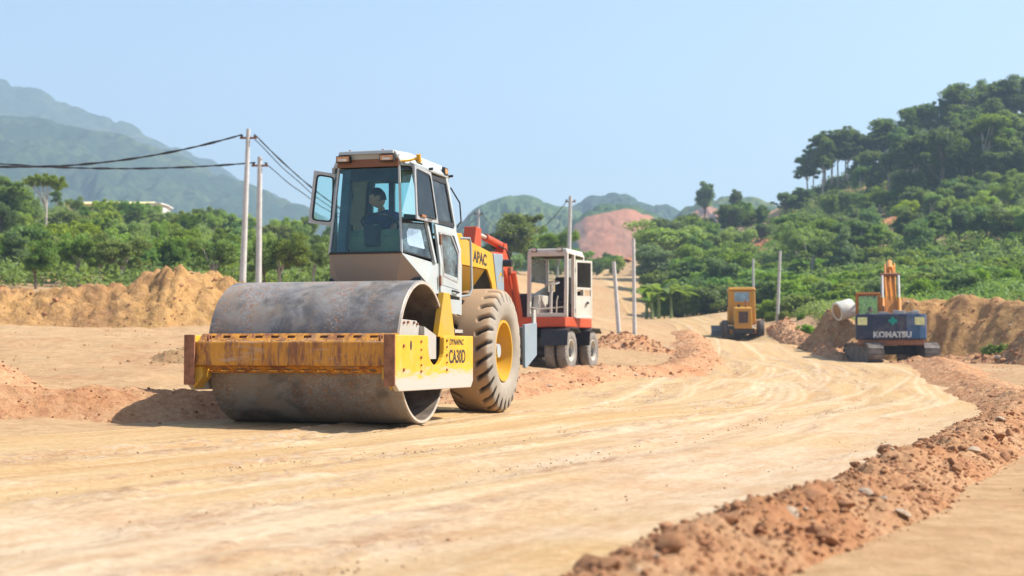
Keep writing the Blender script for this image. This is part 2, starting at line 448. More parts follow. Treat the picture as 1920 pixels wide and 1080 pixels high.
# ------------------------------------------------------------------ road sheet
_cr = random.Random(5)
CLUST = []                                   # patches of loose crumbs: station, offset, length, width
for _i in range(420):
    _i0 = _cr.randrange(len(_rcp))
    if not 3 < _rcp[_i0][1] < 46: continue
    CLUST.append((float(_rcs[_i0]), _cr.uniform(-.9, .8) * _rcp[_i0][2], _cr.uniform(.4, 2.4), _cr.uniform(.05, .20)))
def road():
    s, P = resample(RC, lambda p: .09 if -1 < p[1] < 30 else (.25 if p[1] < 60 else 1.2))
    d, n = road_frame(P); k = 131
    t = np.linspace(-1, 1, k)
    T = P[:, 2][:, None] * t[None, :]; Sg = np.repeat(s[:, None], k, 1)
    X = P[:, 0][:, None] + n[:, 0][:, None] * T; Y = P[:, 1][:, None] + n[:, 1][:, None] * T
    Z = gz(X, Y) + .012
    wob = (fbm(Sg * .06, Sg * 0 + 2, 3, 5) - .5) * 1.6
    rut = np.zeros_like(Z)
    for t0, a in ((-2.3, .022), (-.4, .020), (1.2, .016), (2.7, .012)):
        q = (T - t0 - wob) / .28; rut += -a * np.exp(-q * q) + a * .8 * np.exp(-((np.abs(q) - 1.8) / .6) ** 2)
    loose = np.zeros_like(Z)
    for i, (t0, w) in enumerate(((-.2, .30), (.75, .26), (-1.6, .26), (1.35, .2), (-2.9, .3), (.3, .2), (-.85, .22), (-2.2, .25))):
        ww = (fbm(Sg * .12 + i * 9, Sg * 0 + i, 3, 21 + i) - .5) * 1.1
        gate = smooth(.50, .58, fbm(Sg * .30 + i * 31, T * .6, 3, 40 + i))
        loose = np.maximum(loose, gate * np.exp(-((T - t0 - ww) / w) ** 2))
    for cs_, ct_, cl_, cw_ in CLUST:
        loose = np.maximum(loose, 1.2 * np.exp(-((Sg - cs_) / cl_) ** 2 - ((T - ct_ - .12 * np.sin(Sg * 1.3 + ct_ * 9)) / cw_) ** 2))
    loose *= smooth(.38, .54, fbm(Sg * 1.6, T * 7, 4, 77, .65)) * 1.3
    loose = np.clip(loose, 0, 1)
    Z += rut + loose * (.004 + .030 * bumps(X * 8, Y * 8, 5)) + (fbm(X * 1.1, Y * 1.1, 4, 8) - .5) * .03 + (fbm(X * 7, Y * 7, 3, 18) - .5) * .008
    # pale tyre trails that sweep round the bend on the right hand lane
    dust = np.zeros_like(Z)
    for i, (t0, a, w, c0) in enumerate(((1.9, .5, .055, 0), (2.25, .5, .05, 3), (.9, .9, .06, 5), (1.35, .9, .06, 8), (-1.2, .7, .05, 12), (.15, 1.2, .06, 15), (2.7, .3, .05, 21), (1.6, 1.0, .05, 2), (2.5, .7, .05, 9), (-2.4, .6, .05, 30))):
        tc = t0 + a * np.sin(Sg * .11 + c0) * .8
        g = smooth(.38, .58, fbm(Sg * .15 + c0, T * .3, 3, 60 + i))
        dust = np.maximum(dust, g * np.exp(-((T - tc) / w) ** 2) * .6)
    for i in range(26):                    # single tyre lines that cross the lanes as vehicles swing round the bend
        rr = random.Random(300 + i); s0 = rr.uniform(24, 52); L = rr.uniform(6, 16); t0 = rr.uniform(-1.5, 2.6); a1 = rr.uniform(-.10, .12); a2 = rr.uniform(-.012, .012)
        q = Sg - s0; tc = t0 + a1 * q + a2 * q * q; e = smooth(0, 1.5, q) * smooth(L, L - 2, q)
        for off in (0, .16):
            dust = np.maximum(dust, e * np.exp(-((T - tc - off) / .045) ** 2) * rr.uniform(.45, .9) * (.5 + .5 * smooth(.35, .6, fbm(Sg * 1.5, T * 2, 3, 500 + i))))
    pink = smooth(.3, 1.5, T + (fbm(X * .35, Y * .35, 4, 90) - .5) * 3.0) * smooth(24, 9, Y) * smooth(.25, .55, fbm(X * .5, Y * .5, 3, 33)) * .95
    me = mesh_np('dirt_road', np.stack([X, Y, Z], -1).reshape(-1, 3), grid_faces(*X.shape)[:, ::-1])
    float_attr(me, 'dust', dust); float_attr(me, 'pale_clay', pink); float_attr(me, 'loose', loose)
    uvl = me.uv_layers.new(name='UVMap'); li = np.empty(len(me.loops), np.int32); me.loops.foreach_get('vertex_index', li)
    UV = np.stack([Sg.ravel(), T.ravel()], -1)[li]; uvl.data.foreach_set('uv', UV.astype(np.float32).ravel())
    tag(link('dirt_road', me, M['road'], None, True), kind='structure')
road()

# ------------------------------------------------------------------ banks, berms and heaps of earth
def heap(name, path, m, seed=0, along=.3, across=36, lump=.35, lump_s=1.4, clod=.0, clod_s=6, power=1.0, sharp=.5, sink=.05):
    """ridge of earth along a path of (x, y, half width, height)"""
    C = catmull(path, 16); s, P = resample(C, (lambda p: along) if not callable(along) else along)
    d, n = road_frame(P); t = np.linspace(-1, 1, across)
    T = t[None, :] * P[:, 2][:, None]
    wv = (fbm(s * .5, s * 0 + seed, 3, seed) - .5) * .5
    X = P[:, 0][:, None] + n[:, 0][:, None] * (T + wv[:, None] * P[:, 2][:, None]); Y = P[:, 1][:, None] + n[:, 1][:, None] * (T + wv[:, None] * P[:, 2][:, None])
    prof = (1 - np.abs(t) ** 1.25)[None, :] ** power * (1 - sharp) + (np.cos(t * math.pi) * .5 + .5)[None, :] * sharp
    env = np.minimum(1, np.minimum(s, s[-1] - s) / 1.2)[:, None]
    env = np.sqrt(np.clip(env, 0, 1))
    hgt = P[:, 3][:, None] * prof * env
    edge = smooth(0, .35, prof)
    hgt = hgt * (1 - lump + 2 * lump * fbm(X * lump_s, Y * lump_s, 4, seed + 3)) + clod * edge * env * (bumps(X * clod_s, Y * clod_s, seed + 5) + .6 * bumps(X * clod_s * 2.3, Y * clod_s * 2.3, seed + 6))
    Z = gz(X, Y) - sink + hgt + edge * env * clod * .5 * (fbm(X * clod_s * 1.7, Y * clod_s * 1.7, 4, seed + 8, .65) - .5)
    return X, Y, Z, mesh_np(name, np.stack([X, Y, Z], -1).reshape(-1, 3), grid_faces(*X.shape)[:, ::-1])

def hull_mesh(name, seed, k=18, flat=.75):
    rr = random.Random(seed); bm = bmesh.new()
    for i in range(k):
        v = Vector((rr.gauss(0, 1), rr.gauss(0, 1), rr.gauss(0, 1))).normalized() * rr.uniform(.75, 1.1)
        bm.verts.new((v.x, v.y * rr.uniform(.8, 1), v.z * flat))
    r = bmesh.ops.convex_hull(bm, input=bm.verts)
    bmesh.ops.delete(bm, geom=[g for g in r['geom_interior'] if isinstance(g, bmesh.types.BMVert)], context='VERTS')
    me = bpy.data.meshes.new(name); bm.to_mesh(me); bm.free()
    me.polygons.foreach_set('use_smooth', [True] * len(me.polygons)); soften(me, 50)
    return me
CLODS = []
for i in range(9):
    me = hull_mesh('clod', i, 20); me.materials.append(M['clod'] if i < 8 else M['stone']); CLODS.append(me)
def clod_arrays(n, pos_fn, smin, smax, seed):
    """many small lumps joined into one mesh"""
    rs = np.random.RandomState(seed); bases = []
    for me in CLODS[:6]:
        v = np.array([w.co[:] for w in me.vertices]); f = np.array([p.vertices[:] for p in me.polygons]); bases.append((v, f))
    V = []; F = []; off = 0
    xyz = pos_fn(n, rs)
    for i in range(len(xyz)):
        v, f = bases[rs.randint(6)]; sz = smin * (smax / smin) ** (rs.rand() ** 2.2); a = rs.rand() * 6.28; c, s = math.cos(a), math.sin(a)
        w = v * sz * np.array([1, rs.uniform(.7, 1), rs.uniform(.6, 1)])
        V.append(np.stack([w[:, 0] * c - w[:, 1] * s, w[:, 0] * s + w[:, 1] * c, w[:, 2]], 1) + xyz[i] + np.array([0, 0, sz * .25])); F.append(f + off); off += len(v)
    return np.concatenate(V), np.concatenate(F)
def clod_parts(parent, X, Y, Z, n, smin, smax, seed, wlo=.1, whi=.9, near=None, name='clod'):
    rs = random.Random(seed); nr, nc = X.shape; k = 0
    while k < n:
        i = int(rs.random() * (nr - 1)); j = int((wlo + (whi - wlo) * rs.random()) * (nc - 1))
        if near and not near(X[i, j], Y[i, j], rs): continue
        sz = smin * (smax / smin) ** (rs.random() ** 1.8)
        o = bpy.data.objects.new(name, rs.choice(CLODS)); COL.objects.link(o); o.parent = parent
        o.location = (X[i, j], Y[i, j], Z[i, j] + sz * .2); o.scale = (sz, sz * rs.uniform(.7, 1), sz * rs.uniform(.6, .95))
        o.rotation_euler = (rs.uniform(-.5, .5), rs.uniform(-.5, .5), rs.uniform(0, 6.28)); k += 1
def clod_stuff(parent, X, Y, Z, n, smin, smax, seed, m, name='loose_gravel', wlo=.02, whi=.98, near=None):
    nr, nc = X.shape
    def pf(n, rs):
        out = []
        while len(out) < n:
            i = rs.randint(nr); j = int((wlo + (whi - wlo) * rs.rand()) * (nc - 1))
            if near and rs.rand() > near(X[i, j], Y[i, j]): continue
            out.append((X[i, j] + rs.uniform(-.04, .04), Y[i, j] + rs.uniform(-.04, .04), Z[i, j]))
        return np.array(out)
    V, F = clod_arrays(n, pf, smin, smax, seed)
    return tag(link(name, mesh_np(name, V, F), m, parent, True), kind='stuff')

# long berm on the right hand edge of the road
BERM = [(-3.4,-3.5,.42,.16),(-1.6,.2,.42,.16),(-.45,2.6,.40,.16),(.15,4.0,.40,.165),(.60,5.0,.40,.17),(1.12,6.0,.42,.17),(1.52,6.75,.42,.17),(2.12,8.05,.44,.18),(2.9,9.6,.47,.18),
        (4.25,12.6,.55,.18),(5.75,16.2,.62,.19),(7.45,21.2,.75,.20),(9.3,28.5,.9,.20),(11.1,36,1.0,.22),(13.0,44,1.0,.24)]
X, Y, Z, me = heap('earth_berm', BERM, M['red_soil'], 11, lambda p: .03 if p[1] < 14 else .07, 76, .42, 2.2, .045, 6.0, 1.0, .6, .03)
berm = tag(link('earth_berm', me, M['red_soil'], None, True), kind='structure')
clod_parts(berm, X, Y, Z, 290, .016, .085, 5, .08, .92, lambda x, y, r: 3.2 < y < 22 and r.random() < min(1, 7 / y))
clod_stuff(berm, X, Y, Z, 14000, .0035, .020, 6, M['clod'], near=lambda x, y: (3 < y < 24) * min(1, 7 / max(y, 1)))
# bank on the left hand edge by the drum
X, Y, Z, me = heap('earth_bank', [(-12.5,12.6,.8,.28),(-9.5,13.9,.8,.30),(-7.2,14.75,.8,.32),(-5.4,15.35,.75,.32),(-4.1,16.0,.75,.30),(-2.9,17.2,.7,.26),(-1.9,18.8,.7,.2)], M['red_soil'], 23, .05, 44, .25, 2.2, .035, 6, 1.0, .4, .03)
bank = tag(link('earth_bank', me, M['red_soil'], None, True), kind='structure')
clod_parts(bank, X, Y, Z, 60, .02, .05, 8, .1, .9)
clod_stuff(bank, X, Y, Z, 2500, .006, .022, 9, M['clod'])
# windrow beyond the wheels, running along the bend
X, Y, Z, me = heap('earth_windrow', [(-.9,20.6,.8,.16),(-.2,23.5,.9,.20),(.75,27,1.0,.22),(2.0,31,1.0,.24),(3.6,35.5,1.1,.28),(4.9,40,1.0,.26),(6.0,46,.9,.24),(6.9,54,.9,.24),(8.0,64,.9,.22),(9.2,76,.9,.22)], M['red_soil'], 31, .09, 40, .35, 1.6, .06, 4, 1.0, .5, .04)
wr = tag(link('earth_windrow', me, M['red_soil'], None, True), kind='structure')
clod_parts(wr, X, Y, Z, 90, .035, .10, 12, .1, .9)
clod_stuff(wr, X, Y, Z, 2200, .012, .04, 13, M['clod'])
# rough low heaps: left edge of frame, beyond the drum, round the posts, beside the dark excavator
HEAPS = [
 ('earth_mound', [(-6.6,17.0,1.2,.1),(-6.9,17.9,1.2,.50),(-7.4,18.9,1.2,.42),(-8.6,20,1.2,.1)], 'red_soil', 41, .08, .35, 'low reddish heap of loose soil at the end of the roadside bank', .05),
 ('earth_mound', [(-7.3,27.0,.8,.08),(-6.2,27.4,.9,.34),(-5.0,27.8,.9,.38),(-3.9,28.4,.8,.15)], 'brown_soil', 47, .1, .4, 'small stony soil heap on the flat ground behind the drum', .07),
 ('earth_mound', [(-20,46.5,1.9,.95),(-17.6,46.2,2.0,1.0),(-15.5,46.3,2.1,1.0),(-13.8,46.6,2.2,1.1),(-12.4,46.9,2.6,1.4),(-11.0,47.2,3.0,1.65),(-9.6,47.2,2.6,1.4),(-8.2,47.4,2.1,1.0),(-5.0,48.0,1.8,.9)], 'ochre_soil', 53, .12, .40, 'long ochre earth heap with a peak standing before the left wood', .20),
 ('earth_mound', [(2.6,50.5,1.0,.2),(3.8,51,1.3,.46),(5.0,51.5,1.3,.42),(6.0,52.0,1.0,.15)], 'red_soil', 59, .12, .35, 'red soil mound at the foot of the leaning posts', .10),
 ('earth_mound', [(15.3,60.5,1.4,2.0),(17.0,60.8,2.6,2.55),(18.6,60.2,2.8,2.45),(20.3,58.6,2.7,2.25),(21.8,56.4,2.6,2.0),(23.2,53.5,2.4,1.8)], 'ochre_soil', 61, .13, .20, 'tall ochre earth mound behind the tracked excavator', .06),
 ('earth_mound', [(12.6,62.5,1.2,.25),(13.6,62.6,1.7,1.5),(14.6,62.4,1.8,2.0),(15.6,61.6,1.5,1.9)], 'brown_soil', 67, .13, .28, 'brown slope of earth under the pale pipe', .10),
 ('earth_mound', [(15.2,82,.9,.3),(14.8,75,1.0,.5),(14.2,67,1.0,.5),(13.6,61,1.0,.42),(13.2,57,.8,.2)], 'red_soil', 71, .14, .4, 'stony red ridge of earth along the far road edge', .10),
 ('earth_mound', [(13.2,50.5,1.1,.25),(14.8,50.0,1.2,.22),(16.3,49,1.3,.32),(17.6,47.6,1.5,.42),(18.9,46,1.5,.4)], 'red_soil', 73, .12, .4, 'fresh red soil piled beside the excavator tracks', .10),
 ('earth_mound', [(14.4,41.5,.9,.2),(15.0,42.0,1.1,.9),(16.2,43.0,1.3,1.5),(18.0,44,1.4,1.7)], 'brown_soil', 79, .1, .25, 'dark brown cut earth bank at the end of the berm', .10),
]
for nm, path, mk, seed, al, lump, lab, cl in HEAPS:
    X, Y, Z, me = heap(nm, path, M[mk], seed, al, 60, lump, 1.1, cl * 1.6, 3.0, .9, .4, .1)
    o = tag(link(nm, me, M[mk], None, True), lab, 'earth mound')
    big = path[0][1] > 30
    clod_parts(o, X, Y, Z, 70 if big else 25, .05 if big else .03, .17 if big else .08, seed, .08, .92)
    clod_stuff(o, X, Y, Z, 900, .02 if big else .01, .07 if big else .03, seed + 1, M['clod'])
# loose lumps on the road and on the flat ground
def road_lumps(n, rs):
    out = []
    while len(out) < n:
        if rs.rand() < .72:
            cs_, ct_, cl_, cw_ = CLUST[rs.randint(len(CLUST))]; s_ = cs_ + rs.normal(0, .6) * cl_; t = ct_ + .12 * math.sin(s_ * 1.3 + ct_ * 9) + rs.normal(0, .8) * cw_
        else:
            s_ = rs.uniform(_rcs[0], 60); t = None
        i = int(np.clip(s_ / .8, 0, len(_rcp) - 1)); p = _rcp[i]; f = s_ - i * .8
        if not 3.5 < p[1] < 40: continue
        if t is None: t = rs.uniform(-.97, .97) * p[2]
        out.append((p[0] + _rn[i, 0] * t + _rd[i, 0] * f, p[1] + _rn[i, 1] * t + _rd[i, 1] * f, 0.0))
    a = np.array(out); a[:, 2] = gz(a[:, 0], a[:, 1]) + .006
    return a
V, F = clod_arrays(16000, road_lumps, .0025, .013, 71)
tag(link('road_gravel', mesh_np('road_gravel', V, F), M['crumb'], None, True), 'loose crumbs of earth scattered over the dirt road', 'gravel', kind='stuff')
def flat_lumps(n, rs):
    x = rs.uniform(-16, 14, n * 5); y = rs.uniform(7, 52, n * 5)
    k = road_dist(x, y) < -.3; x = x[k][:n]; y = y[k][:n]
    return np.stack([x, y, gz(x, y)], 1)
V, F = clod_arrays(2600, flat_lumps, .008, .035, 72)
tag(link('ground_gravel', mesh_np('ground_gravel', V, F), M['clod'], None, True), 'loose lumps of soil strewn over the flat ground', 'gravel', kind='stuff')

# ================================================================== machines
YEL = (.62, .34, .014)
M['yellow'] = paint('yellow_paint', YEL, (.45,.30,.14), .55, .42, (.20,.12,.07), .12, 3)
def worn_plate():
    """yellow plate whose lower third is scraped to pale metal"""
    m, nt, p = nmat('worn_yellow_plate'); co = coords(nt)
    c = mixc(nt, ramp(nt, noise(nt, co, 2, 4), .3, .7), (.58,.32,.014), (.68,.39,.02))
    sep = N(nt, 'ShaderNodeSeparateXYZ'); nt.links.new(co, sep.inputs[0])
    st = noise(nt, coords(nt, 'Object', (1, .6, 5)), 4, 8, .75)
    h = math_(nt, 'ADD', sep.outputs[2], math_(nt, 'MULTIPLY', math_(nt, 'SUBTRACT', st, .5), -.55))
    c = mixc(nt, ramp(nt, h, .60, .50), c, (.45,.40,.35))
    c = mixc(nt, math_(nt, 'MULTIPLY', ramp(nt, noise(nt, coords(nt, 'Object', (1, .5, 4)), 9, 8, .8), .62, .7), .8), c, (.30,.15,.05))
    c = mixc(nt, math_(nt, 'MULTIPLY', ramp(nt, noise(nt, co, 6, 6, .7), .5, .8), .45), c, (.55,.45,.33))
    nt.links.new(c, p.inputs['Base Color']); p.inputs['Roughness'].default_value = .5
    bump(nt, p, noise(nt, co, 30, 5), .15, .004)
    return m
M['plate'] = worn_plate()
def beam_mat():
    m, nt, p = nmat('scraped_orange_beam'); co = coords(nt)
    c = mixc(nt, ramp(nt, noise(nt, co, 1.5, 4), .3, .7), (.50,.20,.014), (.58,.26,.02))
    s1 = noise(nt, coords(nt, 'Object', (1, 1, .22)), 9, 9, .78)
    c = mixc(nt, ramp(nt, s1, .44, .60), c, (.22,.08,.03))
    s2 = noise(nt, coords(nt, 'Object', (1.4, 1, .16)), 14, 9, .8)
    c = mixc(nt, math_(nt, 'MULTIPLY', ramp(nt, s2, .53, .63), .8), c, (.10,.07,.06))
    s3 = noise(nt, coords(nt, 'Object', (.5, 1, 3)), 3, 6, .7)
    c = mixc(nt, math_(nt, 'MULTIPLY', ramp(nt, s3, .52, .66), .6), c, (.42,.33,.25))
    nt.links.new(c, p.inputs['Base Color']); p.inputs['Roughness'].default_value = .6
    bump(nt, p, s1, .25, .006)
    return m
M['beam'] = beam_mat()
def drum_mat():
    """bare rolled steel with rust pitting, dried earth and polished patches"""
    m, nt, p = nmat('rolled_drum_steel'); co = coords(nt)
    big = noise(nt, co, 2.2, 6, .65, .5)
    c = mixc(nt, ramp(nt, big, .38, .60), (.115,.108,.104), (.26,.245,.23))
    mid = noise(nt, co, 7, 9, .75, .2)
    c = mixc(nt, math_(nt, 'MULTIPLY', ramp(nt, mid, .48, .68), .5), c, (.33,.32,.31))
    band = ramp(nt, noise(nt, coords(nt, 'Object', (1.9, .5, .5)), 1.3, 3, .5), .46, .60)
    sp = ramp(nt, noise(nt, co, 24, 9, .8), .50, .57)
    c = mixc(nt, math_(nt, 'MULTIPLY', band, math_(nt, 'MULTIPLY', sp, .85)), c, (.27,.125,.06))
    sp2 = ramp(nt, noise(nt, co, 42, 7, .82), .56, .61)
    c = mixc(nt, math_(nt, 'MULTIPLY', math_(nt, 'MULTIPLY', sp2, band), .85), c, (.62,.52,.42))
    c = mixc(nt, math_(nt, 'MULTIPLY', ramp(nt, noise(nt, co, 3.1, 7, .72), .42, .68), .6), c, (.31,.225,.15))
    c = mixc(nt, math_(nt, 'MULTIPLY', ramp(nt, noise(nt, co, 60, 6, .8), .60, .66), .5), c, (.03,.028,.03))
    nt.links.new(c, p.inputs['Base Color'])
    p.inputs['Metallic'].default_value = .12
    nt.links.new(math_(nt, 'ADD', math_(nt, 'MULTIPLY', mid, .45), .30), p.inputs['Roughness'])
    bump(nt, p, noise(nt, co, 30, 9, .8), .45, .006)
    return m
M['drum'] = drum_mat()
M['steel_edge'] = plain('bright_worn_steel', (.60,.54,.46), .4, .4, .2, 14)
M['drum_in'] = plain('dark_drum_interior', (.16,.12,.09), .8, 0, .5, 4)
M['grey_steel'] = paint('grey_bracket_paint', (.44,.43,.40), (.42,.31,.2), .6, .55)
M['cab_white'] = paint('white_cab_paint', (.40,.445,.45), (.46,.38,.28), .45, .4, (.30,.18,.10), .02, 2.5)
M['cab_brown'] = paint('dusty_underside_paint', (.38,.33,.285), (.38,.29,.22), .7, .6, None, 0, 2)
M['visor_brown'] = paint('rusty_visor_paint', (.20,.085,.045), (.30,.17,.09), .6, .6, None, 0, 4)
M['cab_dark'] = plain('dark_cab_lining', (.035,.045,.055), .7, 0, .3)
M['cab_blue'] = plain('blue_grey_pillar', (.07,.13,.19), .55, 0, .25)
M['glass'] = glass('teal_tinted_glass', (.80,.96,.955), 1.45, .03)
M['glass_blue'] = glass('dusty_painted_sky_glass', (.66,.84,.90), 1.9, .75, (.27,.40,.46))  # blue film paints the sky's reflection into the pane colour, along with dust
M['glass_clear'] = glass('clear_glass', (.86,.92,.92), 1.5, .12)
M['rubber'] = plain('black_rubber', (.025,.025,.027), .75)
M['gasket'] = plain('window_gasket', (.02,.02,.022), .6)
M['alu'] = plain('dull_window_frame', (.42,.42,.41), .45, .4, .2)
M['olive'] = plain('olive_console', (.19,.24,.15), .6, 0, .2)
M['black'] = plain('black_paint', (.02,.022,.025), .5, 0, .3)
M['cloth'] = plain('dusty_canvas', (.42,.33,.22), .9, 0, .3, 5)
M['amber'] = plain('amber_lens', (.55,.26,.10), .25, 0, .3, 20)
M['lens'] = plain('pale_lens', (.62,.55,.48), .2, 0, .3, 20)
M['rust'] = plain('rusty_iron', (.24,.10,.05), .8, 0, .4, 12)
M['grey_blue'] = paint('blue_grey_engine_paint', (.24,.31,.36), (.36,.29,.22), .45, .5)
M['engine'] = plain('oily_engine', (.03,.025,.022), .7, .2, .5, 10)
def tyre_mat():
    m, nt, p = nmat('dusty_tyre_rubber'); co = coords(nt)
    n1 = noise(nt, co, 3, 6, .65)
    c = mixc(nt, ramp(nt, n1, .3, .7), (.27,.235,.19), (.36,.31,.25))
    at = N(nt, 'ShaderNodeAttribute'); at.attribute_name = 'tread'
    c = mixc(nt, at.outputs['Fac'], c, (.38,.235,.125))
    gr = N(nt, 'ShaderNodeAttribute'); gr.attribute_name = 'groove'
    c = mixc(nt, gr.outputs['Fac'], c, (.03,.026,.024))
    c = mixc(nt, math_(nt, 'MULTIPLY', ramp(nt, noise(nt, co, 9, 7, .75), .5, .75), .5), c, (.20,.18,.16))
    nt.links.new(c, p.inputs['Base Color']); p.inputs['Roughness'].default_value = .9; p.inputs['Specular IOR Level'].default_value = .2
    bump(nt, p, noise(nt, co, 40, 6, .7), .25, .004)
    return m
M['tyre'] = tyre_mat()

def tyre_mesh(name, Ro, Ri, w, lugs, depth, nt_=240, npf=44, slant=.9, inner=.42):
    """tyre round the x axis, lug grooves cut into both shoulders of the tread"""
    th = np.linspace(0, 2 * math.pi, nt_, endpoint=False)
    u = np.linspace(0, 1, npf)                               # from one bead over the tread to the other
    ang = (u - .5) * 2                                       # -1..1
    hw = w / 2
    tr = .56                                                 # tread share
    x = np.where(np.abs(ang) < tr, ang / tr * hw * .90, np.sign(ang) * hw * (.90 + .12 * np.sin((np.abs(ang) - tr) / (1 - tr) * math.pi)) - np.sign(ang) * hw * .10 * smooth(.9, 1, np.abs(ang)))
    r = np.where(np.abs(ang) < tr, Ro - .045 * Ro * np.abs(ang / tr) ** 4, Ro * .955 - (Ro * .955 - Ri) * ((np.abs(ang) - tr) / (1 - tr)) ** .9)
    TH, ANG = np.meshgrid(th, ang, indexing='ij'); Rr = np.repeat(r[None], nt_, 0).copy(); Xx = np.repeat(x[None], nt_, 0)
    a = np.abs(ANG) / tr
    ph = (TH * lugs / (2 * math.pi) + (ANG > 0) * .5 + slant * (a - .7)) % 1
    g = smooth(.0, .07, ph) * smooth(.36, .29, ph) * smooth(inner, inner + .10, a) * smooth(1.28, 1.10, a)
    Rr -= depth * g
    V = np.stack([Xx, Rr * np.cos(TH), Rr * np.sin(TH)], -1).reshape(-1, 3)
    i = np.arange(nt_ * npf).reshape(nt_, npf); j = np.roll(i, -1, 0)
    F = np.stack([i[:, :-1], i[:, 1:], j[:, 1:], j[:, :-1]], -1).reshape(-1, 4)
    me = mesh_np(name, V, F)
    float_attr(me, 'tread', smooth(1.1, .85, a) * .8); float_attr(me, 'groove', np.clip(g, 0, 1))
    me.polygons.foreach_set('use_smooth', [True] * len(me.polygons)); me.materials.append(M['tyre'])
    return me
def rim_mesh(name, Ri, w, m, dish=.10, hub=.16, sign=1, n=48):
    """dished wheel disc with flange and hub, open side towards +x*sign"""
    b = MB(); hw = w / 2; k = sign
    b.lathe([(k*hw*.86, Ri*1.03), (k*hw*.95, Ri*1.03), (k*hw*.95, Ri*.95), (k*hw*.55, Ri*.90), (k*(hw*.55-dish), Ri*.80), (k*(hw*.5-dish), Ri*.55), (k*(hw*.55-dish*.6), Ri*.50),
             (k*(hw*.55-dish*.6), hub), (k*(hw*.55-dish*.2), hub*.95), (k*(hw*.55-dish*.2), .002), (-k*hw*.9, .002), (-k*hw*.9, Ri*1.0)], (0, 0, 0), n)
    o = b.build(name, m, None, True); me = o.data; bpy.data.objects.remove(o); return me
def wheel(parent, c, tm, rm, rot=0, name='wheel', bolts=None):
    t = link('tyre', tm); t.name = name; t.parent = parent; t.location = c; t.rotation_euler = (rot, 0, 0)
    r = link('rim', rm); r.parent = t
    return t

# ------------------------------------------------------------------ single drum road roller
CX, CY, YAW = -1.97, 15.394, R(-16)
rol = tag(empty('road_roller', (CX, CY, gz1(CX, CY)), YAW), 'yellow road roller with a large rusty steel drum, worn plates and a white glazed cab', 'road roller')
DZ, DR, DW = .775, .762, 1.065
b = MB(); b.lathe([(-DW, DR-.012), (-DW+.012, DR), (DW-.012, DR), (DW, DR-.012), (DW, DR-.04), (-DW, DR-.04)], (0, 0, DZ), 160)
drum = b.build('drum', M['drum'], rol, True)
b = MB(); b.lathe([(DW-.004, DR-.0125), (DW+.006, DR-.014), (DW+.006, DR-.039), (DW-.004, DR-.041)], (0, 0, DZ), 160).build('drum_rim', M['steel_edge'], drum, True)
b = MB(); b.lathe([(-DW+.002, DR-.043), (DW-.002, DR-.043), (DW-.002, DR-.047), (-DW+.002, DR-.047)], (0, 0, DZ), 96).build('drum_lining', M['drum_in'], drum, True)
b = MB()
for sx in (-1, 1): b.cyl((sx*.60, 0, DZ), (sx*.57, 0, DZ), DR-.05, None, 64)
b.build('drum_bulkhead', M['drum_in'], drum)
b = MB(); b.cyl((.60,0,DZ), (.95,0,DZ), .20, .17, 32); b.cyl((-.60,0,DZ), (-.95,0,DZ), .20, .17, 32); b.build('drum_motor', M['engine'], rol, True)
# side plates of the drum frame
def plate_poly():
    P = [(-1.06,.95),(-1.06,.47),(-.93,.385),(1.42,.365),(1.50,.44),(1.50,.955),(.50,.955)]
    arc = [(.20+.25*math.cos(a), .80-.17*math.sin(a)) for a in np.linspace(0, math.pi, 13)]
    P += [(.455,.93)] + arc + [(-.055,.93),(-.10,.95)]
    return P
def side_plate(x0, x1, nm='side_plate'):
    P = plate_poly(); b = MB(); n = len(P)
    bm = bmesh.new()
    vs = [bm.verts.new((x0, y, z)) for y, z in P]; f = bm.faces.new(vs)
    r = bmesh.ops.extrude_face_region(bm, geom=[f]); bmesh.ops.translate(bm, vec=(x1 - x0, 0, 0), verts=[g for g in r['geom'] if isinstance(g, bmesh.types.BMVert)])
    bmesh.ops.recalc_face_normals(bm, faces=bm.faces)
    me = bpy.data.meshes.new(nm); bm.to_mesh(me); bm.free()
    return link(nm, me, M['plate'], rol, False, .008)
pr = side_plate(1.095, 1.15); pl = side_plate(-1.15, -1.095)
pr['label'] = 'yellow side plate lettered CA30D with paint scraped off its lower edge'
for x in (1, -1):
    parent = pr if x > 0 else pl
    e = MB(); e.box(min(x*1.04, x*1.158), max(x*1.04, x*1.158), -1.085, -1.058, .44, .955); e.build('plate_edge', M['rust'], parent, False, .006)
    for y, z, r in [(-.82,.84,.017),(-.82,.60,.017),(-.30,.885,.014),(-.30,.80,.010),(-.30,.72,.016),(-.30,.64,.010),(-.30,.575,.014),(.535,.90,.014),(.535,.83,.010),(.535,.74,.016),(.535,.66,.010),(.535,.58,.014)]:
        MB().cyl((x*1.145, y, z), (x*1.166, y, z), r, None, 6).build('bolt', M['rust'], parent)
    MB().prism([(-.60+.026*math.cos(a), .845+.05*math.sin(a)) for a in np.linspace(0, 2*math.pi, 14, endpoint=False)], min(x*1.148, x*1.1525), max(x*1.148, x*1.1525)).build('lifting_hole', M['engine'], parent)
lettering('DYNAPAC', .088, M['black'], pr, (1.1515, .63, .855), (0, 1, 0), (0, 0, 1), .0015, .0015, sx=1.22, shear=.25)
lettering('CA30D', .205, M['black'], pr, (1.1515, .615, .655), (0, 1, 0), (0, 0, 1), .004, .0015, sx=.92)
